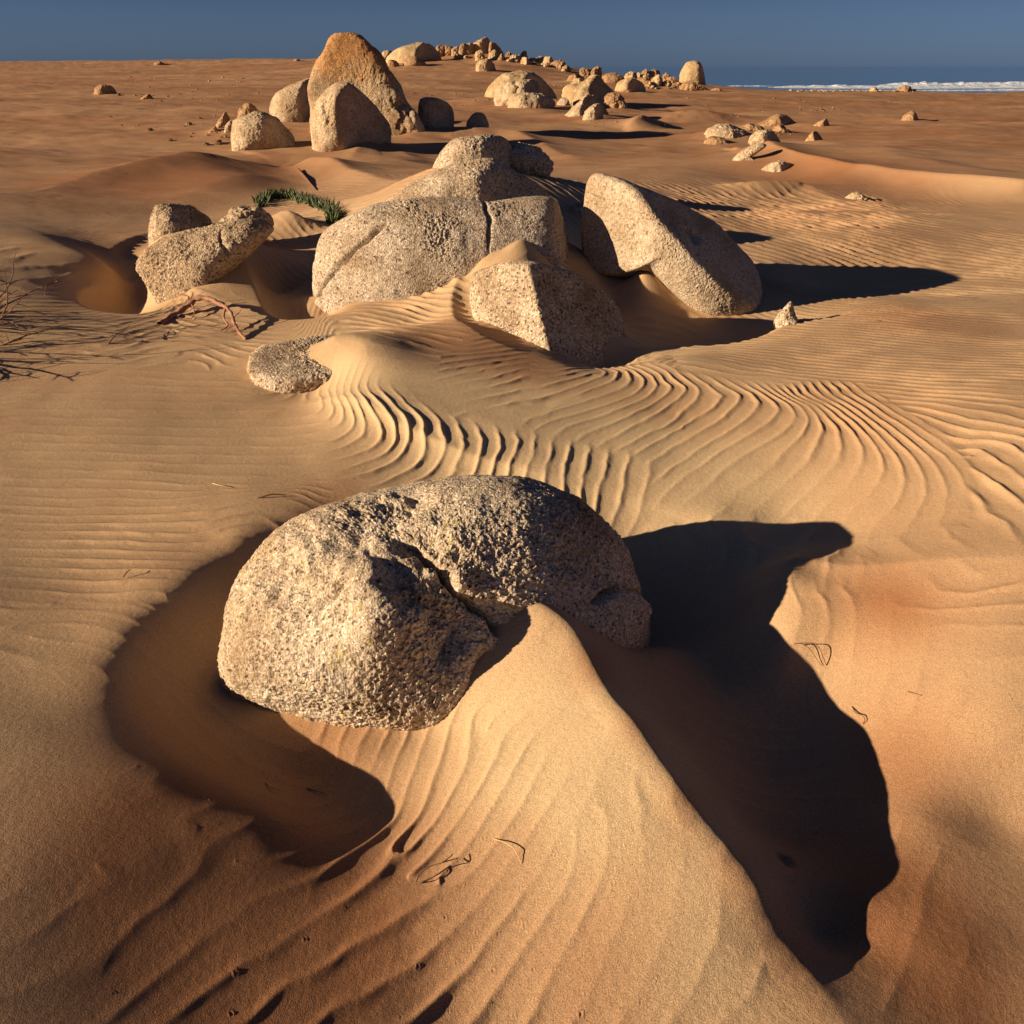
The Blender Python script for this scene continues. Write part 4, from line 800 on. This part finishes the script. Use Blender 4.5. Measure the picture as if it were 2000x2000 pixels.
# small stones: one shape per size, copied, each a thing of its own
def pebble_mesh(seed, mat, n=7):
    D_, Q = cubesphere(n); r = 1+.32*fbm(D_*1.3+seed, 3, seed); V = D_*r[:, None]*np.array([1, .8, .62]); o = mesh_obj('stone', V, Q, mat, smooth=True, link=False); return o
protos = [pebble_mesh(s, m) for s, m in ((3, M_RD), (9, M_RS), (15, M_RD), (22, M_RF))]
def stone(px, py, wpx, label, group, k=None):
    p = thit(px, py); mpp = math.hypot(p[1], EYE)/F; s_ = wpx*mpp*.5; b = protos[random.randrange(4) if k is None else k]
    o = b.copy(); COL.objects.link(o); o.location = (p[0], p[1], p[2]+s_*.15); o.scale = (s_, s_, s_); o.rotation_euler = (random.uniform(-.2, .2), random.uniform(-.2, .2), random.uniform(0, 6.28))
    tag(o, label, 'stone', group); return o
for (x, y, w, lb) in [(369,244,12,'dark flat stone left of the little row of boulders'),(293,255,12,'dark stone on the left plain below the flat one'),(333,275,10,'small stone near the low dune at left'),
                      (403,283,12,'stone at the left tip of the low dune'),(425,281,20,'dark stone beside the shaded hollow at left'),(232,186,8,'speck of stone in the shadow at the left edge'),
                      (390,232,10,'brown pebble above the flat dark stone'),(850,205,6,'pebble behind the shaded dome'),(1296,246,8,'pebble at the end of the small dark shadow'),(1420,1000,3,None)]:
    if lb: stone(x, y, w, lb, 'separate stones on the far sand')
for i in range(60):
    stone(random.uniform(215, 520), 150+105*random.random()**1.3, random.uniform(2, 5), 'tiny pebble scattered on the brown sand of the left plain', 'pebbles scattered on the left plain')
for i in range(46):
    stone(1530+random.random()*270, random.uniform(176.5, 179.5), random.uniform(3, 7), 'dark pebble in the row along the right shoreline', 'pebbles along the shoreline')
for i in range(36):
    stone(random.uniform(1150, 1790), random.uniform(190, 235), random.uniform(2, 4), 'tiny pebble on the far sand at right', 'pebbles on the far right sand')
for i in range(22):
    stone(random.uniform(760, 960), random.uniform(165, 215), random.uniform(2, 5), 'tiny pebble behind the monolith', 'pebbles on the sand behind the monolith')

for i in range(34):
    f = random.random(); px_ = 848+f*262+random.uniform(-5, 5); stone(px_, np.interp(px_, [848, 900, 960, 1010, 1060, 1110], [103, 112, 114, 119, 126, 138])+random.uniform(-2, 3), random.uniform(5, 13), 'small rubble stone wedged among the skyline blocks', 'rubble of the skyline pile')
for i in range(26):
    stone(random.uniform(1240, 1335), random.uniform(163, 174), random.uniform(4, 12), 'small rubble stone at the foot of the shore pile', 'rubble of the shore pile')
for i in range(24):
    stone(random.gauss(1596, 20), random.gauss(214, 2.2), random.uniform(2, 5), 'dark scrap in the low debris strip on the right plain', 'debris strip on the right plain', 0)
for (cx_, cy_, n_) in [(430, 262, 14), (300, 188, 8), (820, 205, 8), (1500, 262, 12), (1120, 170, 8), (1170, 238, 8)]:
    for i in range(n_): stone(random.gauss(cx_, 22), random.gauss(cy_, 5), random.uniform(2, 6), 'pebble scattered round the half-buried rocks', 'pebbles round the half-buried rocks')

# ------------------------------------------------------------------ branches, twigs, straws
def tube(V, Fc, pts, radii, sides=7, jit=.0):
    pts = [Vector(p) for p in pts]; n0 = len(V)
    for i, p in enumerate(pts):
        t = (pts[min(i+1, len(pts)-1)]-pts[max(i-1, 0)]).normalized(); a = t.orthogonal().normalized() if i == 0 else (a-t*a.dot(t)).normalized(); b = t.cross(a)
        for k in range(sides):
            q = 2*math.pi*k/sides; r = radii[i]*(1+random.uniform(-jit, jit)); V.append(tuple(p+(a*math.cos(q)+b*math.sin(q))*r))
    for i in range(len(pts)-1):
        for k in range(sides):
            k2 = (k+1) % sides; Fc.append((n0+i*sides+k, n0+i*sides+k2, n0+(i+1)*sides+k2, n0+(i+1)*sides+k))
def wire(pxs, r0, r1, n=5, jit=.12):
    "pxs px,py,lift above the ground -> 3-D points and radii"
    P = [];
    for px, py, l in pxs:
        g = thit(px, py) if l <= 0 else None
        if g is None:
            # the point lies on the sight line where it is `l` above the sand
            d = ray(px, py); t = np.geomspace(1, 40, 1500); Q = np.array([0, 0, EYE])+d*t[:, None]; dz = Q[:, 2]-H(Q[:, 0], Q[:, 1])-l; k = np.where(dz < 0)[0][0]; g = Q[k]
        P.append(tuple(g))
    P = smooth_poly(P, n); rr = np.linspace(r0, r1, len(P)); return P, rr
branch_specs = [([(312,634,.0),(335,618,.01),(365,598,.05),(386,583,.09),(410,584,.10),(425,592,.10),(441,600,.10),(452,614,.08),(458,632,.05),(468,650,.02),(481,663,.0)], .022, .009),
    ([(365,598,.05),(368,580,.09),(350,574,.10),(338,574,.09)], .008, .003),([(368,592,.07),(378,570,.12)], .005, .002),
    ([(441,600,.10),(437,620,.06),(445,636,.03),(432,645,.01)], .009, .004),([(452,622,.07),(466,612,.09),(470,604,.10)], .004, .0015),([(458,634,.04),(448,640,.02),(440,648,.01)], .006,.002),
    ([(468,650,.02),(458,654,.01)], .005, .002),([(470,652,.02),(478,640,.05)], .004, .001),([(372,590,.07),(380,610,.03),(372,625,.0)], .006, .002),([(335,618,.01),(352,622,.0),(370,622,.0)], .006, .003)]
bro = None
for k_, s_ in enumerate(branch_specs):
    V, Fc = [], []; P, rr = wire(*s_); tube(V, Fc, P, rr*(1+.25*np.sin(np.arange(len(rr))*1.7)), 8, .12)
    if bro is None:
        bro = mesh_obj('driftwood_branch', V, Fc, M_WOOD, origin=np.mean(V, 0)); tag(bro, 'arched reddish driftwood branch with thorns on sand below the wedge boulder', 'branch')
    else:
        t_ = mesh_obj('side_twig', V, Fc, M_WOOD, origin=bro.location); t_.parent = bro; t_.location = (0, 0, 0)
def straw(name, pxs, r0, r1, mat, label, cat, group, extra=()):
    V, Fc = [], []
    for s_ in [(pxs, r0, r1)]+list(extra):
        P, rr = wire(*s_); tube(V, Fc, P, rr, 5)
    o = mesh_obj(name, V, Fc, mat, origin=np.mean(V, 0)); return tag(o, label, cat, group)
TW = 'dry twigs and straws on the near sand'
straw('twig', [(583,332,.02),(597,347,.03),(606,358,.02),(617,370,.01)], .03, .006, M_TWIG, 'dark stick lying on the dune behind the green plant', 'twig', None)
straw('straw', [(415,944,.004),(432,948,.01),(452,952,.004)], .0022, .001, M_STRAW, 'short pale straw on the left rippled sand', 'straw', TW)
straw('twig', [(505,972,.004),(520,968,.012),(535,965,.015),(558,967,.01)], .004, .002, M_TWIG, 'short dark twig holding a wedge of sand at the hollow edge', 'twig', TW)
straw('twig', [(241,1127,.004),(247,1118,.015),(255,1112,.02)], .0025, .0015, M_TWIG, 'tiny dark stalk near the left edge', 'twig', TW)
straw('straw', [(520,1528,.004),(530,1537,.010),(542,1542,.012),(555,1545,.006)], .0022, .0012, M_STRAW, 'yellow grass blade lying in the left shadow', 'straw', TW)
straw('twig', [(600,1540,.004),(618,1545,.006),(636,1550,.004)], .002, .001, M_TWIG, 'thin brown stalk in the left shadow', 'twig', TW)
straw('twig', [(812,1725,.003),(820,1705,.02),(845,1690,.03),(865,1684,.03),(885,1668,.02)], .0018, .001, M_TWIG, 'forked dry sprig on the front ripples', 'twig', TW,
      [([(812,1725,.003),(835,1718,.01),(860,1705,.01),(880,1690,.004),(900,1678,.002)], .0015, .001), ([(865,1684,.03),(880,1680,.02),(895,1676,.01)], .0015, .001)])
straw('straw', [(964,1638,.004),(985,1645,.012),(1003,1657,.016),(1012,1672,.01),(1018,1686,.003)], .0013, .001, M_STRAW, 'curved hair-thin straw on the lit ramp', 'straw', TW)
straw('twig', [(1553,1257,.03),(1572,1256,.04),(1590,1257,.04),(1600,1266,.04),(1607,1282,.025),(1614,1300,.0)], .0016, .0014, M_TWIG, 'bent grass stalk arching over the right shadow edge', 'twig', TW,
      [([(1551,1258,.03),(1565,1257,.03),(1582,1268,.02),(1594,1285,.015),(1604,1300,.008)], .0016, .0008)])
straw('twig', [(1664,1380,.004),(1672,1392,.01),(1684,1397,.012),(1689,1406,.01),(1685,1414,.004)], .0018, .0012, M_TWIG, 'curled rootlet on the right shadow edge', 'twig', TW)
straw('twig', [(1773,1351,.003),(1785,1354,.008),(1800,1358,.004)], .0015, .001, M_TWIG, 'straight thin twig at the right edge', 'twig', TW)
# dry scrub at the left, mostly beyond the photo's edge, that throws the streaky shadows
def bush(px, py, n, hgt, spread, label, seed):
    rs = random.Random(seed); g = thit(px, py); V, Fc = [], []
    for i in range(n):
        a = rs.uniform(0, 6.28); el = rs.uniform(.1, 1.0); p = Vector(g)+Vector((rs.uniform(-.1, .1), rs.uniform(-.1, .1), -.03)); d = Vector((math.cos(a)*spread, math.sin(a)*spread, el)).normalized()
        pts = [p.copy()]
        for k in range(8):
            d = (d+Vector((rs.uniform(-.3, .3), rs.uniform(-.3, .3), rs.uniform(-.16, .14)))).normalized(); p = p+d*hgt/7; pts.append(p.copy())
        tube(V, Fc, pts, np.linspace(.008, .0018, 9), 5)
        for q in range(7):
            s0 = pts[rs.randrange(2, 8)]; e_ = Vector((rs.uniform(-1, 1), rs.uniform(-1, 1), rs.uniform(-.2, .6))).normalized()*hgt*.22
            tube(V, Fc, [s0, s0+e_*.5, s0+e_+Vector((0, 0, -.01))], [.0035, .0025, .001], 4)
    o = mesh_obj('dry_bush', V, Fc, M_TWIG, origin=tuple(g)); tag(o, label, 'bush', 'dry scrub at the left edge')
bush(-70, 628, 24, .55, 1.0, 'leafless wiry bush left of the driftwood branch, upper one', 4)
bush(-60, 690, 20, .5, 1.0, 'leafless wiry bush at the far left edge, lower one', 9)
straw('twig', [(212,672,.0),(225,655,.04),(240,648,.06),(262,652,.05),(290,640,.03)], .004, .0015, M_TWIG, 'wiry dark twig on the streaky shadows at left edge', 'twig', 'dry scrub at the left edge',
      [([(225,655,.04),(250,662,.03),(272,668,.01)], .003, .001), ([(240,648,.06),(252,636,.07),(272,630,.05)], .003, .001)])

# ------------------------------------------------------------------ green succulent on the mound
def succulent(pxs, n, label):
    V, Fc = [], []; rs = random.Random(12); P = np.array([thit(*p) for p in pxs]); P = smooth_poly(P, 10)
    tube(V, Fc, P+np.array([0, 0, .0]), np.full(len(P), .008), 6)
    for i in range(n):
        k = rs.random()*(len(P)-1); a = int(k); c = P[a]+(P[min(a+1, len(P)-1)]-P[a])*(k-a); c = Vector(c)+Vector((rs.gauss(0, .03), rs.gauss(.03, .05), rs.uniform(-.03, .02)))
        q = rs.uniform(0, 6.28); d = Vector((math.cos(q)*.7, math.sin(q)*.7, rs.uniform(.35, 1.3))).normalized(); L = rs.uniform(.07, .14)
        bend = Vector((0, 0, .03))
        tube(V, Fc, [c, c+d*L*.4, c+d*L*.75+bend*.4, c+d*L+bend], [.007, .012, .009, .001], 5)
    o = mesh_obj('succulent_plant', V, Fc, M_LEAF, origin=tuple(P.mean(0))); return tag(o, label, 'plant')
succulent([(503,407),(515,394),(534,388),(560,387),(590,395),(615,403),(638,412),(655,424),(650,436)], 420, 'green fleshy creeping plant along the crest of the small sand mound')

build_sand()
